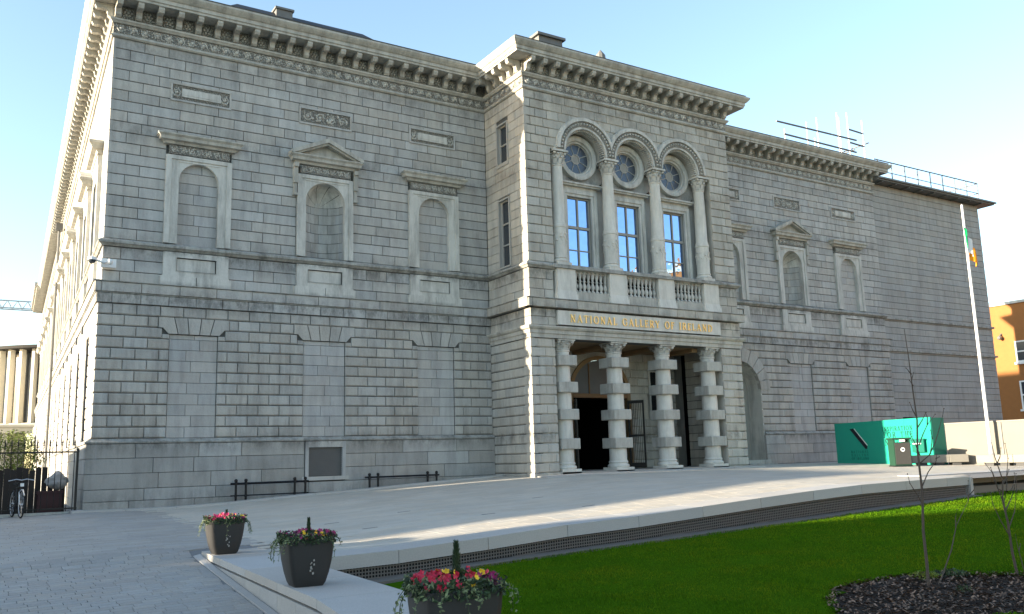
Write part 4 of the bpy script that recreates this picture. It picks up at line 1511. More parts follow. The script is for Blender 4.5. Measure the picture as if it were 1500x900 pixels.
# doorway
mb = MB()
arch_ring(mb, cen, 3.45, 1.36, 1.52, -.02, .16, 24)
mb.box(cen-1.52, cen-1.36, -.02, .16, .5, 3.45).box(cen+1.36, cen+1.52, -.02, .16, .5, 3.45)
dw = back.put(mb, "doorway", "porch_plaster", gal)
child_put(back, MB().box(cen-1.36, cen+1.36, -.04, .18, 3.30, 3.46), "transom", "porch_wood", dw)
fl = MB()
for i in range(16):
    a0 = PI*i/16; a1 = PI*(i+1)/16
    fl.tri((cen, .08, 3.46), (cen+1.36*math.cos(a0), .08, 3.46+1.34*math.sin(a0)), (cen+1.36*math.cos(a1), .08, 3.46+1.34*math.sin(a1)))
child_put(back, fl, "fanlight", "vent_grey", dw)
mb = MB()
for x in (cen-.5, cen+.5): mb.box(x-.02, x+.02, .03, .1, 3.46, 4.65)
child_put(back, mb, "fanlight_bar", "porch_wood", dw)
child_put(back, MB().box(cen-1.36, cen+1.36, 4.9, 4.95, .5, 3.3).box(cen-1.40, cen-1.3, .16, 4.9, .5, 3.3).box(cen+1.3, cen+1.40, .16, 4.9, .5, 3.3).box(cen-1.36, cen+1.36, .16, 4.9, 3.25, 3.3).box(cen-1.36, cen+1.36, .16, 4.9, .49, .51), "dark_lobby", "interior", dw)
def leaf(x0, x1, ang, hx):
    mb = MB()
    wv = x1-x0
    for a, b, c, d in ((0, .07, .52, 3.2), (wv-.07, wv, .52, 3.2), (.07, wv-.07, .52, .72), (.07, wv-.07, 3.08, 3.2), (.07, wv-.07, 1.75, 1.83)):
        mb.box(a, b, -.025, .025, c, d)
    for k in range(int((wv-.14)/.07)): mb.box(.07+.07*k+.025, .07+.07*k+.04, -.01, .01, .72, 3.08)
    o = mb.build("door_leaf", "dark_metal", dw, loc=(hx, -.06, 0), rz=ang)
    return o
leaf(0, .66, R(-118), cen-1.36)
leaf(0, .66, R(-50), cen+1.30)
# barred window on the right of the door
mb = MB()
for a, b, c, d in ((7.58, 7.66, 2.45, 4.5), (8.22, 8.30, 2.45, 4.5), (7.66, 8.22, 2.45, 2.55), (7.66, 8.22, 4.40, 4.5)): mb.box(a, b, -.05, .12, c, d)
pw = back.put(mb, "barred_window", "limestone", gal)
mb = MB()
for k in range(5): mb.box(7.7+.11*k, 7.72+.11*k, .02, .04, 2.55, 4.4)
for k in range(7): mb.box(7.66, 8.22, .015, .035, 2.75+.24*k, 2.775+.24*k)
child_put(back, mb, "grille", "black_metal", pw)
child_put(back, MB().box(7.6, 8.28, .12, .16, 2.5, 4.45), "pane", "dark_glass", pw)

# lower columns with square blocks
for xc in XC:
    cy = .38
    zg = .5
    co = PF.put(MB().box(xc-.40, xc+.40, cy-.40, cy+.40, .3, .60).lathe([(.38, .60), (.40, .65), (.38, .70), (.345, .71), (.335, .75), (.36, .78), (.33, .84)], xc, cy, 28), "porch_column", "column_stone", gal)
    mb = MB().lathe([(.318, .83), (.318, 1.3), (.312, 2.3), (.30, 3.3), (.285, 4.2), (.275, 4.70), (.30, 4.72), (.30, 4.76), (.275, 4.77)], xc, cy, 32)
    child_put(PF, mb, "shaft", "column_stone", co, smooth=True)
    for z in (1.28, 2.30, 3.25, 4.20):
        mb = MB()
        hb = .40
        bm_ = bmesh.new()
        bmesh.ops.create_cube(bm_, size=1)
        bmesh.ops.scale(bm_, vec=(2*hb, 2*hb, .37), verts=bm_.verts)
        bmesh.ops.translate(bm_, vec=(xc, cy, z+.185), verts=bm_.verts)
        bmesh.ops.bevel(bm_, geom=bm_.edges[:], offset=.018, segments=1, affect='EDGES')
        me = bpy.data.meshes.new("block"); bm_.to_mesh(me); bm_.free()
        me.materials.append(MATS["block_stone"])
        link("column_block", me, co)
    mb = MB(); capital(mb, xc, cy, 4.77, 5.13, .27, .37)
    child_put(PF, mb, "capital", "limestone", co)

# ---------------------------------------------------------------- mouldings and cornice over everything
WA = 0.042
PATH = [(WA*62, 62), (0, 0), (W1, 0), (W1, -PD), (W2, -PD), (W2, 0), (W3, 0), (W3, 12)]
sweep(PATH, [(-.1, 7.61), (.04, 7.62), (.10, 7.68), (.14, 7.70), (.14, 7.76), (.06, 7.82), (.02, 7.845), (-.1, 7.846)]).build("string_course", "string_stone", gal)
sweep(PATH, [(-.1, 6.502), (.23, 6.503), (.235, 6.53), (.04, 6.56), (-.1, 6.562)]).build("string_course", "string_stone", gal)
for pth in (PATH[:3], PATH[5:]):
    sweep(pth, [(-.1, 6.172), (.15, 6.173), (.15, 6.198), (-.1, 6.199)]).build("string_course", "string_stone", gal)
sweep(PATH, [(-.12, 14.25), (.05, 14.26), (.09, 14.30), (.03, 14.37), (.02, 14.38), (.02, 14.40), (-.12, 14.40)]).build("frieze_moulding", "cornice_stone", gal)
sweep(PATH, [(-.12, 14.402), (.015, 14.402), (.015, 14.72), (-.12, 14.72)]).build("frieze", "carved", gal)
sweep(PATH, [(-.12, 14.722), (.06, 14.73), (.11, 14.79), (.13, 14.80), (.13, 14.86), (.04, 14.89), (-.12, 14.892)]).build("frieze_moulding", "cornice_stone", gal)
sweep(PATH, [(-.12, 14.894), (.03, 14.895), (.03, 15.33), (-.12, 15.33)]).build("bracket_frieze", "carved_fine", gal)
sweep(PATH, [(-.3, 15.332), (.60, 15.333), (.60, 15.40), (.64, 15.42), (.64, 15.53), (.69, 15.56), (.76, 15.64), (.80, 15.70), (.80, 15.76), (.70, 15.80), (-.3, 16.0)]).build("cornice", "cornice_stone", gal)
sweep(PATH, [(.30, 15.90), (.66, 15.83), (.70, 15.86), (.3, 15.96)]).build("gutter", "lead", gal)

br = MB().prism_x([(.05, 15.32), (-.56, 15.32), (-.57, 15.24), (-.52, 15.15), (-.44, 15.13), (-.34, 15.16), (-.24, 15.13), (-.20, 15.04), (-.20, 14.96), (-.13, 14.90), (-.06, 14.90), (.05, 14.90)], -.085, .085)
br.box(-.10, .10, -.60, .04, 15.322, 15.331)
br.ball((0, -.13, 15.02), .06, 6)
br_me = br.mesh("bracket", "cornice_stone")
_bm = bmesh.new(); _bm.from_mesh(br_me); bmesh.ops.recalc_face_normals(_bm, faces=_bm.faces); _bm.to_mesh(br_me); _bm.free()
ros = MB()
ros.ball((0, -.045, 15.12), .05, 8)
for k in range(6):
    a = 2*PI*k/6
    ros.ball((.10*math.cos(a), -.035, 15.12+.10*math.sin(a)), .042, 6)
for sx in (-1, 1):
    for sz in (-1, 1): ros.ball((.13*sx, -.035, 15.12+.13*sz), .025, 6)
ros_me = ros.mesh("rosette", "cornice_stone")
def brackets(wall, x0, x1, n, orn=True):
    p = (x1-x0)/n
    for k in range(n+1):
        q = wall.P(x0+p*k, 0, 0)
        link("cornice_bracket", br_me, gal, q, wall.t)
        if orn and k < n:
            q = wall.P(x0+p*(k+.5), 0, 0)
            link("rosette", ros_me, gal, q, wall.t)
brackets(front, .08, 12.72, 21)
brackets(PF, .14, PL-.14, 18)
brackets(PW, .62, 2.62, 4)
brackets(Wall(W2, 0, 0), .75, W3-W2-.14, 21)
WW = Wall(0, 0, -PI/2-math.atan(WA))
brackets(WW, -30.1, -.1, 50, orn=False)
for wall, x0, x1 in ((front, .02, W1-.1), (PF, .02, PL-.02), (Wall(W2, 0, 0), .1, W3-W2-.02)):
    mb = MB(); scrolls(mb, x0, x1, 14.42, 14.71, -.024, .36, .023)
    wall.put(mb, "frieze_carving", "limestone", gal, kind="stuff")
mb = MB(); scrolls(mb, .1, PD-.05, 14.42, 14.71, -.024, .36, .023)
PW.put(mb, "frieze_carving", "cornice_stone", gal, kind="stuff")

# roofs
rf = MB()
def hip(mb, x0, x1, y0, y1, z0, zr, ins):
    n = len(mb.v)
    mb.v += [(x0, y0, z0), (x1, y0, z0), (x1, y1, z0), (x0, y1, z0), (x0+ins, y0+ins, zr), (x1-ins, y0+ins, zr), (x1-ins, y1-ins, zr), (x0+ins, y1-ins, zr)]
    mb.f += [(n, n+1, n+5, n+4), (n+1, n+2, n+6, n+5), (n+2, n+3, n+7, n+6), (n+3, n, n+4, n+7), (n+4, n+5, n+6, n+7), (n+3, n+2, n+1, n)]
hip(rf, 2.6, 10.6, .25, 14, 15.9, 17.36, 1.6)
hip(rf, 0.9, 13.1, -.3, 30, 15.82, 16.45, 2.2)
hip(rf, 13.0, 23.7, -3.2, 8, 15.86, 17.0, 2.5)
hip(rf, 23.7, 36.9, -.3, 14, 15.82, 16.3, 1.5)
rfo = front.put(rf, "roof", "slate", gal)
child_put(front, MB().box(5.55, 6.15, 1.6, 2.2, 16.4, 17.42).box(5.5, 6.2, 1.55, 2.25, 17.42, 17.5), "chimney", "lead", rfo)
child_put(front, MB().box(14.6, 15.7, -2.0, -1.2, 15.9, 16.98).box(14.5, 15.8, -2.1, -1.1, 16.98, 17.08), "chimney", "lead", rfo)
child_put(front, MB().lathe([(.18, 16.3), (.15, 17.0), (.22, 17.1), (.2, 17.3), (.05, 17.5), (.001, 17.55)], 18.2, -1.2, 10), "finial", "lead", rfo)
MB().box(10.2, 13.2, .4, 8, 15.9, 16.15).build("flat_roof", "lead", gal)

# ---------------------------------------------------------------- west side, in full sun
zr_w = ZR
bays_w = [-(2.85+4.15*k) for k in range(14)]
def blk_ww(z0, z1):
    return [(b-.72, b+.72) for b in bays_w] if z0 < 5.0 else []
lst = lay_rust(-62, .02, zr_w, blk_ww, L=.8)
WW.stones("rusticated_stones", lst, "rustic", gal, y=-.1, d=.2, gap=.012, b=.03, joined=True)
lst = lay_rust(-62, .2, ZPL, lambda a, b: [], L=1.6)
WW.stones("plinth_stones", lst, "plinth", gal, y=-.2, d=.3, gap=.01, b=.008, joined=True)
lst = lay_rust(-62, 0.0, ZU, lambda a, b: [(q-.9, q+.9) for q in bays_w] if a < 11 else [], L=1.1)+lay_rust(-62, 0, ZA, lambda a, b: [], L=1.1)
WW.stones("ashlar_stones", lst, "ashlar", gal, y=0, d=.1, gap=.012, b=.012, joined=True)
lst = lay_rust(-62, .15, [6.2, 6.5], lambda a, b: [], L=1.1)
WW.stones("band_stones", lst, "ashlar", gal, y=-.19, d=.3, gap=.01, b=.008, joined=True)
lst = lay_rust(-62, .1, [5.88, 6.17], lambda a, b: [], L=1.1)
WW.stones("band_stones", lst, "ashlar", gal, y=-.128, d=.3, gap=.01, b=.008, joined=True)
core = MB().box(-62, -.05, .04, .5, 5.05, 14.4)
cur = -62
for b in sorted(bays_w):
    core.box(cur, b-.72, -.04, .5, -.9, 5.05); cur = b+.72
core.box(cur, -.02, -.04, .5, -.9, 5.05)
core.box(-62, -.5, .5, .6, -.9, 15.2)
WW.put(core, "wall", "mortar", gal)
for k, b in enumerate(bays_w):
    mb = MB()
    ho = .95
    mb.box(b-ho, b-.61, -.12, .1, 7.86, 10.72).box(b+.61, b+ho, -.12, .1, 7.86, 10.72).box(b-.61, b+.61, -.12, .1, 10.3, 10.72)
    mb.box(b-ho, b+ho, -.14, .05, 10.72, 11.02)
    s = WW.put(mb, "window_surround", "limestone", gal)
    mb = MB()
    prof = [(.0, 11.03), (.14, 11.05), (.18, 11.12), (.32, 11.15), (.36, 11.24), (.42, 11.3), (.42, 11.38), (.0, 11.44)]
    sweep([(b-ho, .05), (b-ho, -.02), (b+ho, -.02), (b+ho, .05)], prof, mb)
    if k % 2 == 1:
        e = ho+.4
        mb.prism_y([(b-e, 11.36), (b+e, 11.36), (b, 11.98)], -.40, .05)
    child_put(WW, mb, "pediment" if k % 2 else "hood_moulding", "cornice_stone", s)
    child_put(WW, MB().box(b-.61, b+.61, .10, .14, 7.86, 10.3), "blind_infill", "infill", s)
    mb = MB().box(b-.95, b+.95, -.1, .03, 6.6, 7.58)
    WW.put(mb, "apron_panel", "limestone", gal)
    # deep lower window
    mb = MB()
    mb.box(b-.70, b-.62, .2, .30, 1.92, 5.02).box(b+.62, b+.70, .2, .30, 1.92, 5.02).box(b-.62, b+.62, .2, .30, 4.9, 5.02).box(b-.62, b+.62, .2, .30, 3.4, 3.5)
    s = WW.put(mb, "window", "porch_wood", gal)
    child_put(WW, MB().box(b-.62, b+.62, .26, .28, 1.92, 4.9), "pane", "dark_glass", s)
for k in range(6):
    x = -(5.0+2.9*k)
    WW.put(MB().box(x-.14, x+.14, -.16, .03, 5.62, 5.86), "vent_grille", "vent_grey", gal)
# drainpipe
WW.put(MB().tube((-25.5, -.32, 0), (-25.5, -.32, 14.3), .07, n=8).box(-25.7, -25.3, -.5, -.15, 14.2, 14.6), "drainpipe", "lead", gal)
# a deeper pavilion cornice at the far end
mb = MB()
for o, z0, z1 in ((.85, 15.35, 15.6), (1.0, 15.6, 15.9)): mb.box(-62, -50, -o, .2, z0, z1)
WW.put(mb, "cornice", "cornice_stone", gal)

# ================================================================ EXTENSION at the right
ext = empty("extension_building", (W3, .15, 0), "plain windowless grey stone block with flat overhanging roof edge beyond the gallery", "building")
EX = Wall(0, 0, 0)
XL = 47.05-W3
def eput(mb, name, m, parent=ext, **kw): return mb.build(name, m, parent, **kw)
zz = frange(-.2, 14.95, 45)
lst = lay_rust(.02, XL, zz, lambda a, b: [], L=1.45)
mb = MB()
for x0, x1, z0, z1 in lst:
    y = rng.uniform(-.004, .004)
    mb.stone(x0+.001, x1-.001, y, z0+.009, z1-.009, .08, .005)
eput(mb, "cladding_stones", "annex_stone", kind="stuff")
mb = MB()
for x0, x1, z0, z1 in lay_rust(0, 11, zz, lambda a, b: [], L=1.45):
    mb.box(XL-.08, XL+.0, x0+.05, x1, z0+.006, z1-.006)
eput(mb, "cladding_stones", "annex_stone", kind="stuff")
eput(MB().box(.0, XL-.03, .05, 11, -.3, 14.95), "wall", "mortar")
for z in (7.62, 5.95):
    eput(MB().box(0.0, XL+.1, -.10, .02, z, z+.10), "string_course", "string_stone")
eput(MB().box(-.1, XL+.75, -.60, 11.5, 14.97, 15.04).box(-.1, XL+.85, -.70, 11.6, 15.042, 15.13), "roof_slab", "lead")
mb = MB()
for k in range(9): mb.box(.4+1.15*k, .48+1.15*k, -.55, -.02, 14.90, 14.965)
eput(mb, "roof_slab_rib", "lead")
# joint line and small hatch
eput(MB().box(.9, 2.6, -.02, .1, 2.35, 2.55), "dark_slot", "interior")
# roof railing
rail = empty("roof_railing", (W3+.6, -.1, 15.13), "thin metal safety railing along the flat roof of the plain block", "railing")
posts = frange(0, 9.3, 8)
for k, x in enumerate(posts):
    MB().tube((x, 0, 0), (x, 0, 1.12), .03, n=6).build("post", "lead", rail)
MB().tube((-.3, 0, 1.12), (9.3, 0, 1.12), .032, n=6).build("handrail", "lead", rail)
MB().tube((-.3, 0, .52), (9.3, 0, .52), .022, n=6).build("mid_rail", "lead", rail)
MB().tube((9.3, 0, 1.12), (9.3, 6, 1.12), .03, n=6).tube((9.3, 0, .52), (9.3, 6, .52), .022, n=6).build("side_rail", "lead", rail)
for y in (2, 4, 6): MB().tube((9.3, y, 0), (9.3, y, 1.12), .03, n=6).build("post", "lead", rail)
MB().tube((0, 0, 1.0), (-.6, .3, 0), .028, n=6).build("brace", "lead", rail)
hat = MB().box(-.45, .45, -.3, .3, 0, .38).box(-.5, .5, -.35, .35, .38, .44).build("roof_vent_box", "lead", None, loc=(42.6, .9, 15.13))
props(hat, "low dark vent box on the flat roof behind the railing", "vent box")

# ---- scaffold ------------------------------------------------------------
scf = empty("roof_scaffold", (0, 0, 0), "galvanised tube scaffold standing on the roof of the far wing", "scaffold")
SY = .9
def tube_part(name, p0, p1, r=.035, m="steel", parent=scf):
    return MB().tube(p0, p1, r, n=6).build(name, m, parent)
for x, y, za, zb in ((34.2, SY, 15.9, 18.35), (35.9, SY, 15.9, 18.95), (36.75, SY, 15.9, 19.1), (35.0, SY+1.3, 15.9, 18.7), (37.8, SY+1.3, 15.6, 19.5), (38.0, SY, 15.6, 18.9), (33.2, SY+1.3, 15.9, 18.0), (35.6, SY+1.3, 15.9, 17.9)):
    tube_part("standard_tube", (x, y, za), (x, y, zb), .04)
tube_part("ledger_tube", (31.0, SY-.05, 17.55), (37.3, SY-.05, 17.6), m="lead", r=.045)
tube_part("ledger_tube", (31.5, SY-.05, 16.95), (37.2, SY-.05, 16.9), m="lead", r=.045)
tube_part("ledger_tube", (36.7, SY+.05, 18.2), (38.1, SY+.05, 18.15), m="lead", r=.045)
tube_part("ledger_tube", (36.7, SY+.05, 17.45), (38.1, SY+.05, 17.4), m="lead", r=.045)
tube_part("ledger_tube", (32.2, SY+1.35, 17.35), (35.6, SY+1.35, 17.3), m="lead", r=.045)
tube_part("transom_tube", (38.0, SY-.3, 17.5), (38.0, SY+1.6, 17.5), m="lead")
tube_part("transom_tube", (36.75, SY-.3, 16.9), (36.75, SY+1.6, 16.9), m="lead")
for k in range(4):
    MB().box(33.4 if k < 2 else 36.4, 38.1 if k > 0 else 37.0, SY+.05+.32*k, SY+.33+.32*k, 16.5, 16.56).build("scaffold_board", "boards", scf)

# ================================================================ unseen blocks added on the left, rooflines shaped to shade forecourt and lawn
def shade_block(name, label, x0, x1, prof, m_wall, m_roof):
    """long block seen end-on from the sun; prof of (y, z) roofline"""
    root = empty(name, (0, 0, 0), label, "building")
    ylo, yhi = prof[0][0], prof[-1][0]
    pl = [(ylo, -1.6)]+prof+[(yhi, -1.6)]
    # walls up to the eaves, roof above as thin slabs
    MB().prism_x([(y, z) for y, z in pl][::-1], x0, x1).build("wall", m_wall, root, recalc=True)
    mb = MB()
    for (ya, za), (yb, zb) in zip(prof, prof[1:]):
        if abs(yb-ya) < .3: continue
        mb.prism_x([(ya, za+.01), (ya, za+.16), (yb, zb+.16), (yb, zb+.01)][::-1], x0-.2, x1+.2)
    mb.build("roof", m_roof, root, recalc=True)
    for k in range(8):
        y = ylo+(yhi-ylo)*(k+.5)/8
        for z in (1.2, 4.2):
            f = MB().box(x1, x1+.06, y-.6, y+.6, z, z+1.9).build("window", "frame_paint", root)
            MB().box(x1+.055, x1+.07, y-.5, y+.5, z+.1, z+1.8).build("pane", "dark_glass", f)
    return root
# u = y + .185 x is constant along the sun's rays; at x = -34 y = u + 6.3
OX = 6.29
shade_block("forecourt_shade_block", "unseen block with sloping top added on the left to shade the forecourt", -40, -34,
               [(-12.9+OX, 6.0), (-10.2+OX, 8.7), (-7.2+OX, 10.5), (-.48+OX, 10.8)], "shade_render", "slate")
shade_block("lawn_shade_block", "taller unseen block added on the left to shade the lawn and ledge", -40, -34,
               [(-50+OX, 11.2), (-18.0+OX, 11.2), (-15.0+OX, 9.4), (-13.7+OX, 8.5), (-13.35+OX, 7.9), (-13.15+OX, 6.0), (-12.95+OX, 6.0)], "shade_render", "slate")

# ================================================================ FAR RIGHT: brick building
bb = empty("brick_building", (64, 0, 0), "tall orange brick building with white sash windows behind the flagpole", "building")
onx = 64
mb = MB().box(0, 12, -42, 24, -.5, 11.55)
mb.build("wall", "brick", bb)
MB().box(-.12, 12, -42, 24.1, 11.55, 11.75).build("parapet", "limestone", bb)
for j, z in enumerate((.4, 3.6, 7.1)):
    for k in range(11):
        y = 7.45-3.9*k
        h = 2.1 if j < 2 else 1.6
        f = MB()
        for a, b, c, d in ((y-.62, y-.5, z, z+h), (y+.5, y+.62, z, z+h), (y-.5, y+.5, z, z+.12), (y-.5, y+.5, z+h-.1, z+h), (y-.5, y+.5, z+h/2-.05, z+h/2+.05)):
            f.box(-.05, .02, a, b, c, d)
        f.box(-.16, .02, y-.72, y+.72, z-.16, z-.01)
        fo = f.build("window", "white_paint", bb)
        MB().box(-.02, .01, y-.5, y+.5, z+.1, z+h/2-.05).build("pane", "dark_glass", fo)
        MB().box(-.02, .01, y-.5, y+.5, z+h/2+.05, z+h-.1).build("pane", "dark_glass", fo)
MB().tube((-.25, 9.0, 9.2), (.05, 9.0, 9.4), .06, n=6).ball((-.32, 9.0, 9.05), .16, 8).build("dome_camera", "lead", bb)

# ================================================================ HOARDING with print
HA, HB = Vector((29, -2.6, 0)), Vector((27.62, -8.0, 0))
hl = (HB-HA).length
ha = math.atan2((HB-HA).y, (HB-HA).x)
hz = terrace_z(28, -5)-.05
ho = empty("green_hoarding", (HA.x, HA.y, hz), "sunlit and shaded bright green hoarding with dark slanted bar and printed words", "hoarding", rz=ha)
cut = frange(0, hl, 4)
for a, b in zip(cut, cut[1:]):
    MB().box(a+.002, b-.002, 0, .06, 0, 1.77).build("board", "hoarding_green", ho)
# side return
MB().box(hl-.05, hl+.0, .06, .62, 0, 1.74).build("side_board", "hoarding_dark", ho)  # darker green paints in the shade on this return
def hp(x, z): return x, z
# slanted bar (logo): pixels (1250,628)-(1270,656)
bar = MB().prism_y([(.98, 1.50), (1.20, 1.52), (1.98, .78), (1.97, .66), (1.86, .66)], -.012, .0)
bar.build("slanted_bar", "print_navy", ho, recalc=True)
MB().prism_y([(1.24, 1.51), (1.27, 1.51), (1.99, .82), (1.98, .79)], -.010, .0).build("bar_pale_line", "white_paint", ho, recalc=True)  # pale printed line along the logo bar
def hput(mb, n, m, p): return mb.build(n, m, p)
write("NATIONAL", hput, ho, "hoarding_dark", .95, 2.0, .50, .10, -.006, .006)
write("GALLERY", hput, ho, "hoarding_dark", .95, 2.0, .36, .10, -.006, .006)
write("OF IRELAND", hput, ho, "hoarding_dark", .95, 2.0, .22, .10, -.006, .006)
write("INSPIRATION", hput, ho, "print_dark", 2.95, 4.62, 1.33, .17, -.006, .006)
write("FOR THE", hput, ho, "print_dark", 3.0, 4.62, 1.07, .22, -.006, .006)
write("NATION", hput, ho, "print_dark", 3.05, 4.62, .77, .22, -.006, .006)
sb = MB().box(0, .62, -.05, 0, 0, .46).box(-.03, .65, -.07, .0, .46, .5)
sg = sb.build("small_board", "hoarding_dark", None, loc=tuple(HA+(HB-HA)*(4.62/hl)+Vector((-.10, -.02, hz+.48))), rz=ha)
props(sg, "small darker green notice board with a white line fixed on the green hoarding", "notice board")
MB().box(.08, .5, -.075, -.05, .30, .34).build("white_line", "white_paint", sg)

# bin
bn = empty("litter_bin", (25.6, -8.0, terrace_z(25.6, -8)), "square brown metal litter bin with white round emblem and green side", "litter bin", rz=R(-32))
MB().box(-.30, .30, -.25, .25, .04, .86).box(-.34, .34, -.29, .29, .96, 1.02).box(-.30, -.24, -.25, .25, .86, .96).box(.24, .30, -.25, .25, .86, .96).build("body", "bin_green", bn)
MB().box(-.27, .27, -.275, -.251, .08, .84).build("door", "bin_steel", bn)
MB().lathe([(.001, -.285), (.075, -.285), (.075, -.276)], 0, .60, 20, 'y').build("round_emblem", "white_paint", bn)
MB().lathe([(.001, -.290), (.035, -.290), (.035, -.286)], 0, .60, 16, 'y').build("emblem_centre", "bin_steel", bn)
MB().box(-.10, .10, -.295, -.291, .88, .95).build("white_label", "white_paint", bn)
MB().box(-.32, .32, -.27, .27, 0, .04).build("base", "black_metal", bn)

# cream wall panels behind the benches
WAa, WBb = Vector((28.25, -8.15, 0)), Vector((28.75, -15.0, 0))
wa = math.atan2((WBb-WAa).y, (WBb-WAa).x)
cw = empty("cream_wall", (WAa.x, WAa.y, .3), "smooth cream panel wall running behind the stone benches", "wall", rz=wa)
L = (WBb-WAa).length
k = 0; x = 0
for wv in (2.05, 1.4, 1.4, 1.0):
    MB().box(x+.01, x+wv-.01, 0, .12, -.2, 1.52).build("panel", "cream_panel", cw)
    MB().box(x+wv-.03, x+wv+.03, -.03, .0, -.1, 1.51).build("cover_strip", "lead", cw)
    x += wv
MB().box(-.02, x, -.02, .14, 1.52, 1.57).build("coping", "bench_stone", cw)

def bench(a, b, label):
    a = Vector(a); b = Vector(b)
    t = math.atan2((b-a).y, (b-a).x); L = (b-a).length
    z = terrace_z(a.x, a.y)
    o = empty("stone_bench", (a.x, a.y, z), label, "bench", "long low stone benches on the terrace", rz=t)
    n = 3
    for k in range(n):
        MB().stone(0, L/n-.006, 0, 0, .28, .45, .01).box(0, L/n-.006, .1, .44, .005, .279).build("seat_block", "bench_stone", o, loc=(L/n*k, 0, .09))
    for k in range(3):
        x = .25+(L-.8)*k/2
        MB().box(x, x+.3, .06, .4, -.05, .09).build("foot", "granite_dark", o)
    return o
bench((26.35, -7.95), (27.95, -9.15), "long pale stone bench in front of the green hoarding beside the bin")
bench((27.05, -9.95), (27.3, -11.75), "long pale stone bench in front of the cream wall past the flagpole")

# flagpole
fp = empty("flagpole", (28.02, -9.95, .3), "tall white flagpole rising beside the cream wall", "flagpole")
MB().lathe([(.062, 0), (.055, 4), (.040, 9.50), (.040, 9.56), (.001, 9.62)], 0, 0, 14).build("pole", "white_paint", fp, smooth=True)
MB().lathe([(.14, -.3), (.14, .35), (.08, .42)], 0, 0, 14).build("base", "steel", fp)
MB().tube((.09, 0, .9), (.06, 0, 9.4), .006, n=4).build("halyard", "white_paint", fp)
fl = empty("tricolour_flag", (28.02, -9.95, 9.05), "limp green white and orange flag hanging from the white flagpole", "flag")
def flag_part(name, m, u0, u1):
    mb = MB(); nu, nv = 5, 18
    def P(u, v):
        # hoist is against the pole, cloth falls in folds
        z = -v*1.15 - u*.9*(1-.15*math.sin(v*3))
        x = -.10+.46*u+.08*math.sin(u*13+v*2.5)*(.4+u)
        y = -.05+.08*math.cos(u*17+v*1.5)*(.3+u)
        return (x-.10*(1-v)*0, y, z)
    base = len(mb.v)
    for i in range(nu+1):
        for j in range(nv+1):
            mb.v.append(P(u0+(u1-u0)*i/nu, j/nv*.62))
    for i in range(nu):
        for j in range(nv):
            a = i*(nv+1)+j
            mb.f.append((a, a+nv+1, a+nv+2, a+1))
    return mb.build(name, m, fl, smooth=True, autos=False)
flag_part("green_stripe", "flag_green", 0, .34)
flag_part("white_stripe", "flag_white", .34, .67)
flag_part("orange_stripe", "flag_orange", .67, 1.0)

# ================================================================ LEFT BACKGROUND
# railings with spikes
FY = -.3
fz = paving_z(-1.5, FY)
fe = empty("spiked_railing", (0, 0, 0), "black iron railing with spear tops beside the gallery corner", "railing")
x = -.48
k = 0
spk = MB().tube((0, 0, .06), (0, 0, 1.84), .011, n=6).lathe([(.011, 1.84), (.026, 1.88), (.012, 1.90), (.022, 1.94), (.001, 2.06)], 0, 0, 6).mesh("bar", "black_metal")
while x > -5.2:
    link("bar", spk, fe, (x, FY, fz))
    x -= .155
for z in (.12, 1.66): MB().box(-5.2, -.36, FY-.022, FY+.022, fz+z, fz+z+.04).build("rail", "black_metal", fe)
for x in (-.40, -2.75, -5.1): MB().box(x-.03, x+.03, FY-.03, FY+.03, fz, fz+1.78).build("post", "black_metal", fe)
MB().box(-5.2, -.3, FY-.15, FY+.15, fz-.3, fz+.05).build("plinth_kerb", "block_stone", fe)
# dark boarding behind it
bo = empty("dark_boarding", (0, 0, 0), "dark timber boarding standing behind the spiked railing", "fence")
x = -.55
while x > -5.3:
    h = rng.uniform(1.18, 1.3) if x < -1.0 else rng.uniform(.9, 1.0)
    MB().box(x-.15, x-.008, .9, .94, fz-.1, fz+h).build("board", "boards", bo)
    x -= .158
# maroon crate with pale wrapped bundle
cr = MB().box(-.30, .30, -.22, .22, 0, .55).box(-.33, .33, -.25, .25, .55, .62).box(-.31, .31, -.235, -.22, .2, .26)
props(cr.build("maroon_crate", "maroon", None, loc=(-1.0, .35, fz)), "dark maroon crate behind the railing under the pale bundle", "crate")
mb = MB()
nb = 16
bmm = bmesh.new()
bmesh.ops.create_icosphere(bmm, subdivisions=3, radius=.26)
for v in bmm.verts:
    n = v.co.normalized()
    k = 1+.10*math.sin(n.x*5+1)+.08*math.sin(n.z*6+n.y*4)+.03*math.cos(n.y*19+n.x*13)
    v.co = Vector((n.x*.30*k, n.y*.18*k, n.z*.20*k+.10*max(0, n.z)**3))
me = bpy.data.meshes.new("bundle"); bmm.to_mesh(me); bmm.free(); me.materials.append(MATS["wrap"])
o = link("wrapped_bundle", me, None, (-.82, .35, fz+.86))
props(o, "crumpled pale grey wrapped bundle seen through the railing", "bundle")

def leaf_mb(mb, p, size, rnd=rng):
    d = Vector((rnd.gauss(0, 1), rnd.gauss(0, 1), rnd.gauss(0, .8)+.4)).normalized()
    u, v = tangents(p, d)
    a = rnd.uniform(0, 2*PI)
    s = u*math.cos(a)+v*math.sin(a); t = d.cross(s)
    L = size*rnd.uniform(.7, 1.3); wv = L*.42
    p = Vector(p)
    mb.quad(p-s*L*.5, p+t*wv*.5-s*L*.05+d*L*.08, p+s*L*.5, p-t*wv*.5-s*L*.05+d*L*.08)

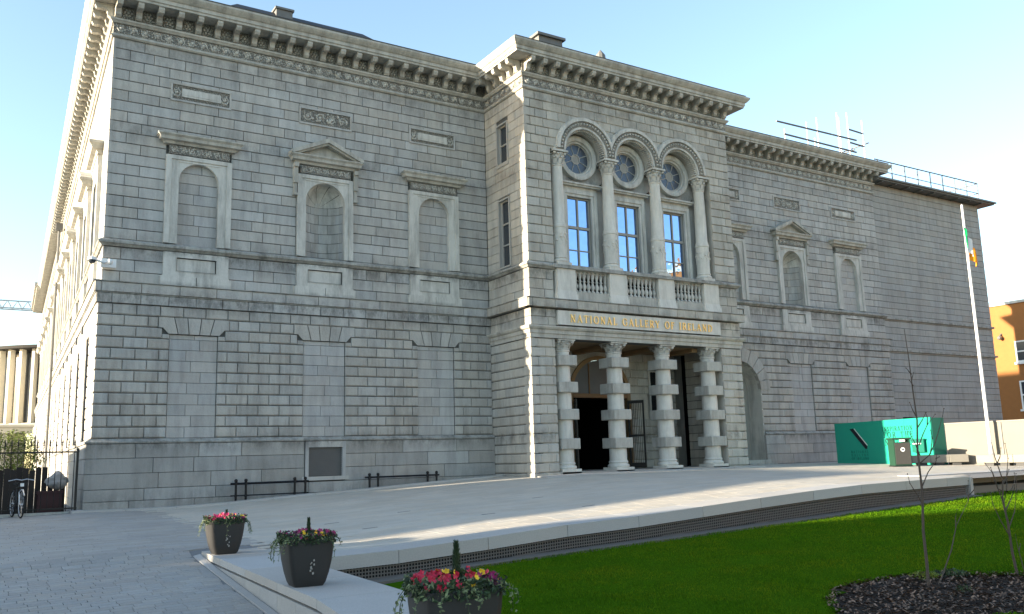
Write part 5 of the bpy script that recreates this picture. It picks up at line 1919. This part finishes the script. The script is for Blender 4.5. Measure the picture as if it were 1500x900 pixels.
sh = empty("garden_shrub", (-1.7, 3.6, fz), "leafy yellow green shrub behind the spiked railing", "shrub")
mb = MB()
for i in range(2600):
    a = rng.uniform(0, 2*PI); rr = .62*math.sqrt(rng.random()); z = rng.uniform(.9, 2.35)
    c = (rr*(1-.25*abs(z-1.6))*math.cos(a)*1.15+.15*math.sin(z*5), rr*math.sin(a), z+.12*math.sin(a*3))
    leaf_mb(mb, c, .085)
mb.build("foliage", "leaf_shrub", sh)
for k in range(6):
    a = k*1.05
    MB().path([(0, 0, 0), (.1*math.cos(a), .1*math.sin(a), .8), (.35*math.cos(a), .35*math.sin(a), 1.7)], [.03, .02, .008], 5).build("stem", "bark", sh)

# bicycle standing in front of the railing, seen from its front
bk = empty("bicycle", (-1.86, -1.05, paving_z(-1.86, -.95)), "parked silver and black bicycle seen from the front by the railing", "bicycle", rz=R(8))
def wheel(y0, steer=0):
    mb = MB()
    pts = [(0, y0+.33*math.cos(a), .345+.33*math.sin(a)) for a in frange(0, 2*PI, 28)[:-1]]
    mb.path(pts, .022, n=6, closed=True)
    o = mb.build("wheel", "rubber", bk)
    m2 = MB()
    m2.path([(0, y0+.305*math.cos(a), .345+.305*math.sin(a)) for a in frange(0, 2*PI, 28)[:-1]], .009, n=5, closed=True)
    m2.build("rim", "steel", o)
    m3 = MB().tube((-.035, y0, .345), (.035, y0, .345), .02, n=8)
    for k in range(14):
        a = 2*PI*k/14
        m3.tube((.012*(-1)**k, y0, .345), (0, y0+.3*math.cos(a), .345+.3*math.sin(a)), .0025, n=3, caps=False)
    m3.build("spokes", "steel", o)
wheel(-.52); wheel(.52)
def bp(name, p, r, m="dark_metal"): return MB().path(p, r, 6).build(name, m, bk)
for s in (-1, 1):
    bp("fork", [(s*.05, -.52, .345), (s*.055, -.46, .66), (s*.02, -.43, .70)], .013, "steel")
    bp("seat_stay", [(s*.045, .52, .345), (s*.02, .18, .74)], .009)
    bp("chain_stay", [(s*.045, .52, .345), (s*.03, .07, .30)], .011)
    bp("pedal", [(s*.07, .07, .30), (s*.10, .07-.15*s, .26-.0*s), (s*.19, .07-.15*s, .26)], .011)
    bp("brake_cable", [(s*.20, -.40, .97), (s*.10, -.50, .86), (0, -.46, .76)], .004, "black_metal")
bp("head_tube", [(0, -.43, .70), (0, -.39, .90)], .02)
bp("top_tube", [(0, -.40, .84), (0, .17, .76)], .016)
bp("down_tube", [(0, -.42, .74), (0, .07, .30)], .018)
bp("seat_tube", [(0, .07, .30), (0, .20, .84)], .015)
bp("handlebar", [(-.30, -.36, .95), (-.12, -.40, .985), (0, -.40, .96), (.12, -.40, .985), (.30, -.36, .95)], .013, "steel")
bp("mudguard", [(0, -.18, .40), (0, -.24, .60), (0, -.40, .71), (0, -.62, .715), (0, -.82, .57)], .018, "steel")
MB().prism_z([(-.03, -.02), (.03, -.02), (.08, .22), (.05, .28), (-.05, .28), (-.08, .22)], .84, .90).build("saddle", "rubber", bk)
MB().box(-.04, .04, -.50, -.46, .80, .88).build("headlamp", "white_paint", bk)

# drum-shaped modern wing beyond, white annexe, crane
dr = empty("drum_building", (7.6, 72.0, -.3), "curved modern building with tall white fins under a dark curved roof", "building")
RD = 9.5
for k in range(15):
    a = PI*1.0+PI*.5*k/14*1.1-.12
    c, s = math.cos(a), math.sin(a)
    f = MB(); f.box(-.14, .14, -.5, .1, 5.8, 12.6)
    f.build("fin", "cream_render", dr, loc=(RD*c, RD*s, 0), rz=a+PI/2)
MB().lathe([(RD-1.0, 5.5), (RD-1.0, 12.7)], 0, 0, 60, a0=PI*.8, a1=PI*1.7).build("curved_glass", "dark_glass", dr)
MB().lathe([(RD+.35, 5.2), (RD+.35, 5.8), (RD-1.1, 5.8)], 0, 0, 60, a0=PI*.8, a1=PI*1.7).build("floor_band", "cream_render", dr)
MB().lathe([(RD-1.1, 12.5), (RD+1.1, 12.6), (RD+1.2, 12.85), (RD-2, 13.3), (.01, 13.8)], 0, 0, 60, a0=PI*.8, a1=PI*1.7).build("roof", "roof_black", dr)
wh = empty("white_annexe", (-1, 58, -.3), "low white building with column porch beneath the curved building", "building")
MB().box(-9, 2.6, 0, 4, 0, 4.6).build("wall", "cream_render", wh)
MB().box(-9, 3.0, -1.6, .1, 4.6, 5.1).box(-9, 3.1, -1.8, .1, 5.1, 5.3).build("porch_roof", "cream_render", wh)
for k in range(6):
    MB().box(-.8-1.5*k+1.6, -.8-1.5*k+2.0, -1.5, -1.1, 0, 4.6).build("column", "cream_render", wh)
for k in range(5):
    MB().box(-1.0-1.5*k+1.6, -.4-1.5*k+1.4, -.02, .02, 1.0, 3.6).build("window", "dark_glass", wh)
jb = empty("tower_crane", (0, 96, 0), "white lattice jib of a tower crane in the sky at the left edge", "crane")
ztop, zbot = 22.1, 21.1
mb1 = MB().tube((-36, 0, ztop), (5.0, 0, ztop), .09, n=5).build("top_chord", "crane_paint", jb)
for y in (-.6, .6): MB().tube((-36, y, zbot), (5.0, y, zbot), .08, n=5).build("bottom_chord", "crane_paint", jb)
mb = MB()
x = -36; k = 0
while x < 4.2:
    for y in (-.6, .6):
        mb.tube((x, y, zbot), (x+.55, 0, ztop), .045, n=4, caps=False).tube((x+.55, 0, ztop), (x+1.1, y, zbot), .045, n=4, caps=False)
    x += 1.1
mb.build("lattice_bracing", "crane_paint", jb)
MB().box(-37, -35.4, -.8, .8, -1, 24).build("mast", "crane_paint", jb)

# ================================================================ SMALL THINGS NEAR THE BUILDING
def guard_rail(x0, x1, zt, label):
    y = -.48
    o = empty("black_rail", (x0, y, zt), label, "railing", "short black iron guard rails along the foot of the wall")
    L = x1-x0
    for x in (.16, .46, L-.44, L-.10):
        MB().lathe([(.036, -.8), (.036, -.40), (.048, -.39), (.048, -.34), (.036, -.33), (.036, -.05), (.052, -.04), (.052, .03), (.028, .05)], x, 0, 10).ball((x, 0, .085), .055, 8).build("post", "black_metal", o)
    MB().tube((0, 0, 0), (L, 0, 0), .033, n=6).build("bar", "black_metal", o)
    MB().tube((0, 0, -.36), (L, 0, -.36), .022, n=6).build("bar", "black_metal", o)
    return o
guard_rail(3.8, 6.22, .50, "black iron guard rail under the left blind window beside the grey vent panel")
guard_rail(8.13, 10.85, .54, "black iron guard rail between the grey vent panel and the lit porch corner")

cc = empty("security_camera", (-.05, -.22, 7.05), "pale twin dome security camera on the upper left corner of the gallery", "camera")
MB().box(.0, .42, .06, .16, -.13, .13).build("mounting_plate", "white_paint", cc)
MB().tube((.1, .1, 0), (-.22, -.12, .04), .035, n=8).tube((.1, .1, 0), (.18, -.25, -.02), .03, n=8).build("arm", "white_paint", cc)
MB().lathe([(.02, .12), (.12, .08), (.13, 0)], -.26, -.16, 14).build("camera_hood", "white_paint", cc)
MB().lathe([(.11, .0), (.09, -.07), (.001, -.12)], -.26, -.16, 14).build("camera_dome", "dark_glass", cc)
MB().ball((.2, -.3, -.04), .09, 10).build("camera_dome", "white_paint", cc)

# ================================================================ PLANTERS
def planter(x, y, label, seed, tall, mix, w0=.27, h=.53, rz=0.0):
    q = random.Random(seed)
    o = empty("flower_planter", (x, y, LEDGE_Z), label, "planter", "dark square flower pots on the granite ledge", rz=rz)
    mb = MB()
    prof = [(.165, 0), (.188, .04), (.220, .15), (.247, .29), (.262, .42), (w0, h)]
    def ring(r, z):
        out = []; c = r*.22
        for sx, sy in ((-1, -1), (1, -1), (1, 1), (-1, 1)):
            cx, cy = sx*(r-c), sy*(r-c)
            a0 = math.atan2(sy, sx)-PI/4
            for k in range(4):
                a = a0+PI/2*k/3
                out.append((cx+c*math.cos(a), cy+c*math.sin(a), z))
        return out
    n = 16
    rings = [ring(r, z) for r, z in prof]+[ring(w0-.025, h), ring(w0-.03, h-.05)]
    for rg in rings: mb.v += rg
    for i in range(len(rings)-1):
        for k in range(n):
            k2 = (k+1) % n
            mb.f.append((i*n+k, i*n+k2, (i+1)*n+k2, (i+1)*n+k))
    mb.f.append(tuple(range(n-1, -1, -1)))
    mb.build("pot", "planter", o, smooth=True)
    MB().prism_z([(-w0+.04, -w0+.04), (w0-.04, -w0+.04), (w0-.04, w0-.04), (-w0+.04, w0-.04)], h-.08, h-.045).build("compost", "soil", o)
    # pale scuffed motif on the front
    mk = MB()
    for k in range(9):
        z = .14+.02*k+q.uniform(-.01, .01); x0 = q.uniform(-.03, .03)
        yy = -(.222+(z-.14)*.21)-.0035
        s = q.uniform(.004, .012)
        mk.prism_y([(x0-s, z-s*1.5), (x0+s, z-s), (x0+s*.7, z+s*1.6), (x0-s*1.2, z+s)], yy-.002, yy+.02)
    mk.build("motif", "planter_mark", o)
    # foliage
    lf = MB(); lt = MB()
    for k in range(1500):
        a = q.uniform(0, 2*PI); rr = math.sqrt(q.random())
        R_ = (w0+.015)
        px = max(-R_, min(R_, rr*math.cos(a)*w0*1.45)); py = max(-R_, min(R_, rr*math.sin(a)*w0*1.45))
        z = h-.05+q.random()*(.13-.05*rr)+.02*math.sin(px*20)
        if max(abs(px), abs(py)) > w0-.01: z = h-q.uniform(-.07, .05)
        leaf_mb(lf if q.random() < .8 else lt, (px, py, z), .05, q)
    # trailing ivy
    tr = MB()
    for k in range(9):
        a = q.choice([PI, PI*.9, -.1, -PI/2, -PI/2+.5, PI*1.2, -.4, -PI/2-.4, PI])+q.uniform(-.2, .2)
        L = q.uniform(.10, .26)
        p0 = Vector((max(-w0, min(w0, math.cos(a)*w0*1.3)), max(-w0, min(w0, math.sin(a)*w0*1.3)), h+.01))
        out = Vector((math.cos(a), math.sin(a), 0))
        pts = [p0+out*(.10*math.sin(t*1.6))*1.2-Vector((0, 0, L*t*t)) for t in frange(0, 1, 6)]
        tr.path(pts, .003, n=3)
        for p in pts:
            for _ in range(3): leaf_mb(lt, p+Vector((q.uniform(-.02, .02), q.uniform(-.02, .02), q.uniform(-.01, .02))), .035, q)
    lf.build("foliage", "leaf_dark", o)
    lt.build("pale_leaves", "leaf_light", o)
    tr.build("trailing_stem", "leaf_dark", o, kind="stuff")
    # flowers
    pet = {}
    for k in range(mix[3]):
        a = q.uniform(0, 2*PI); rr = math.sqrt(q.random())
        px = max(-w0, min(w0, rr*math.cos(a)*w0*1.4)); py = max(-w0, min(w0, rr*math.sin(a)*w0*1.4))
        u = (px/w0+1)/2
        if u < mix[4]: kind = q.choice(mix[0])
        elif u < mix[5]: kind = q.choice(mix[1])
        else: kind = q.choice(mix[2])
        z = h+.04+q.random()*.06-.03*rr
        m = pet.setdefault(kind, MB())
        d = Vector((q.gauss(0, .5), -abs(q.gauss(.6, .5)), q.uniform(.1, 1))).normalized()
        uu, vv = tangents((0, 0, 0), d)
        c = Vector((px, py, z))
        s = .023 if 'yellow' in kind or 'plum' in kind else .029
        for j in range(5):
            t = 2*PI*j/5
            e = uu*math.cos(t)+vv*math.sin(t); f = uu*math.cos(t+PI/2)+vv*math.sin(t+PI/2)
            m.quad(c, c+e*s*.6+f*s*.42+d*.006, c+e*s+d*.014, c+e*s*.6-f*s*.42+d*.006)
    for kname, m in pet.items():
        m.build("flowers", kname, o, kind="stuff", label=kname.replace("petal_", "")+" flowers")
    # upright conifer
    cm = MB()
    for k in range(int(420*tall/.2)):
        t = q.random()
        r = .024*(1-t*.7)*q.random()**.6*(1.5 if tall > .2 else 1)
        a = q.uniform(0, 2*PI)
        p = Vector((.03+r*math.cos(a), .02+r*math.sin(a), h+.02+t*tall))
        cm.tri(p+Vector((-.004, 0, 0)), p+Vector((.004, .003, 0)), p+Vector((math.cos(a)*.014, math.sin(a)*.014, .025)))
    cm.path([(.03, .02, h-.04), (.03, .02, h+tall)], [.007, .002], 5)
    cm.build("conifer_sprig", "conifer", o)
    return o
planter(.49, -13.05, "farthest dark flower pot with bright pink flowers on the ledge tip", 1, .13, (["petal_pink"], ["petal_pink", "petal_yellow"], ["petal_yellow", "petal_magenta", "petal_plum"], 62, .42, .6))
planter(.25, -17.75, "middle dark flower pot on the ledge with plum and yellow flowers and trailing ivy", 2, .20, (["petal_magenta", "petal_plum"], ["petal_yellow", "petal_magenta"], ["petal_plum", "petal_yellow", "petal_magenta"], 80, .35, .6), w0=.275, rz=R(-4))
planter(-.36, -22.55, "nearest dark flower pot cut off by the bottom edge with red flowers", 3, .27, (["petal_red"], ["petal_yellow", "petal_red"], ["petal_magenta", "petal_yellow", "petal_red", "petal_plum"], 80, .45, .68), rz=R(-8))

# ================================================================ SAPLINGS
def sapling(x, y, label, trunk, twigs, r0):
    z = lawn_z(x, y)
    o = empty("young_tree", (x, y, z), label, "sapling")
    n = len(trunk)
    MB().path(trunk, [r0*(1-.86*i/(n-1)) for i in range(n)], 7).build("trunk", "bark", o, smooth=True)
    for tw in twigs:
        k = len(tw)
        mb = MB().path(tw[:], [.009*(1-.7*i/(k-1)) for i in range(k)], 5)
        for p in tw[1:]:
            mb.ball(p, .008, 6)
        mb.build("twig", "bark", o, smooth=True)
    return o
def tw(p, *ds):
    out = [Vector(p)]
    for d in ds: out.append(out[-1]+Vector(d))
    return out
# positions measured in the plane y = -21 (x right, z up)
sapling(7.2, -21.0, "tall thin bare young tree with side twigs in the bark bed",
        [Vector(p) for p in ((0, 0, -.1), (.02, 0, .3), (.03, .01, .7), (.08, 0, 1.2), (.10, .02, 1.7), (.13, 0, 2.1), (.12, .01, 2.5), (.09, 0, 2.9), (.06, 0, 3.30))],
        [tw((.10, 0, 1.55), (.14, -.05, .10), (.16, 0, .16), (.12, 0, .18), (.10, 0, .16), (.05, 0, .1)),
         tw((.12, 0, 1.78), (.10, 0, .13), (.18, .04, .13), (.2, 0, .14)),
         tw((.12, 0, 2.0), (.12, 0, .1), (.1, 0, .1)),
         tw((.09, 0, 1.25), (.16, 0, .18), (.2, 0, .14), (.1, .05, .08)),
         tw((.08, 0, 1.0), (-.10, 0, .14), (-.08, .04, .16), (-.03, 0, .12)),
         tw((.11, 0, 1.65), (-.08, 0, .16), (-.1, 0, .14)),
         tw((.12, 0, 2.15), (-.06, 0, .08), (-.05, 0, .1)),
         tw((.12, 0, 2.55), (-.06, 0, .07)), tw((.11, 0, 2.7), (-.10, 0, .08)), tw((.10, 0, 2.62), (.06, 0, .1)),
         tw((.26, -.05, 1.66), (.05, 0, .12), (.02, 0, .1)), tw((.42, 0, 1.85), (-.02, 0, .12)), tw((.40, .04, 2.04), (.02, 0, .1), (-.03, 0, .06)), tw((.45, 0, 1.6), (.08, 0, .02))], .022)
sapling(7.42, -21.0, "thin bare stem leaning right beside the tall young tree",
        [Vector(p) for p in ((-.06, 0, -.05), (.1, 0, .12), (.35, 0, .42), (.52, 0, .72), (.85, 0, 1.02), (.98, 0, 1.3))],
        [tw((.85, 0, 1.02), (.02, 0, .14), (.03, 0, .12)), tw((.9, 0, 1.1), (.10, 0, .05), (.06, 0, .06)), tw((.5, 0, .7), (.02, 0, .12), (.05, 0, .1))], .012)
sapling(8.72, -21.3, "bare many branched young tree near the right edge of the lawn",
        [Vector(p) for p in ((0, 0, -.1), (-.08, 0, .3), (-.10, 0, .7), (-.16, 0, .98), (-.10, 0, 1.25), (-.22, 0, 1.55), (-.26, 0, 1.75))],
        [tw((-.14, 0, .95), (.10, 0, .16), (.05, 0, .2), (.08, 0, .22), (-.03, 0, .2)),
         tw((-.13, 0, .92), (-.10, 0, .20), (-.08, 0, .22), (-.16, 0, .14)),
         tw((-.12, 0, .85), (.16, 0, .14), (.12, 0, .14), (.04, 0, .2)),
         tw((-.1, 0, 1.2), (.1, 0, .08), (.08, 0, .1)),
         tw((-.12, 0, 1.1), (-.12, 0, .04), (-.06, 0, .1)),
         tw((-.09, 0, .62), (.18, 0, .2), (.1, 0, .26), (.06, 0, .2)), tw((-.08, 0, .5), (-.2, 0, .25), (-.12, 0, .2), (-.02, 0, .15)), tw((-.2, 0, 1.45), (.1, 0, .1), (.05, 0, .12)), tw((.06, 0, 1.1), (.12, 0, .1), (.06, 0, .12)), tw((-.3, 0, 1.3), (-.05, 0, .12))], .020)
sapling(8.3, -21.6, "short thin twig standing between two young trees",
        [Vector(p) for p in ((.10, 0, -.05), (.02, 0, .2), (-.05, 0, .45), (-.07, 0, .62))],
        [tw((-.03, 0, .4), (.05, 0, .08))], .010)
# low plants in the bed
def tuft(x, y, r, n, m, label, size=.05):
    o = empty("low_plant", (x, y, lawn_z(x, y)), label, "plant")
    mb = MB()
    for i in range(n):
        a = rng.uniform(0, 2*PI); rr = r*math.sqrt(rng.random())
        leaf_mb(mb, (rr*math.cos(a), rr*math.sin(a), rng.uniform(.01, .12)*(1-rr/r*.5)), size)
    mb.build("foliage", m, o)
tuft(8.1, -20.75, .22, 240, "leaf_dark", "dark leafy plant at the back of the bark bed")
tuft(7.75, -20.6, .2, 160, "leaf_shrub", "yellowish low plant beside the tall young tree")
tuft(7.25, -21.45, .10, 70, "leaf_dark", "small green plant at the foot of the tall young tree", .04)
tuft(6.2, -22.6, .20, 260, "grass_blade", "bright green clump at the front of the bark bed")
tuft(1.55, -21.4, .28, 220, "leaf_dark", "clover patch on the lawn beside the nearest flower pot", .045)

# unseen boards added further left to keep the low sun off the yard
sc = empty("yard_shade_boards", (-6.2, 0, -.3), "tall unseen dark boards added on the left to shade the yard", "fence")
for k in range(52):
    MB().box(-.03, .03, .05+.16*k, .2+.16*k, 0, 3.1+rng.uniform(-.02, .02)).build("board", "boards", sc)
for k in range(5): MB().box(-.11, -.03, .1+2*k, .2+2*k, 0, 3.0).build("post", "boards", sc)

# brick terrace across the street on the right, seen only as a reflection in the upper windows
th = empty("brick_terrace", (50, 0, 0), "tall orange brick terrace to the right of the viewer, mirrored in the gallery windows", "building")
MB().box(0, 11, -62, -30.5, -.6, 17.0).build("wall", "brick", th)
MB().box(-.25, 11, -62, -30.3, 17.0, 17.5).build("parapet", "limestone", th)
for y in (-35, -42, -49): MB().box(3, 4.5, y-1, y+1, 17.5, 19.3).build("chimney", "brick", th)
for j in range(4):
    for k in range(6):
        y = -33-4.6*k; z = 1.5+4*j
        f = MB().box(-.04, .02, y-.7, y+.7, z, z+2.3).build("window", "white_paint", th)
        MB().box(-.06, -.035, y-.58, y+.58, z+.1, z+2.2).build("pane", "dark_glass", f)
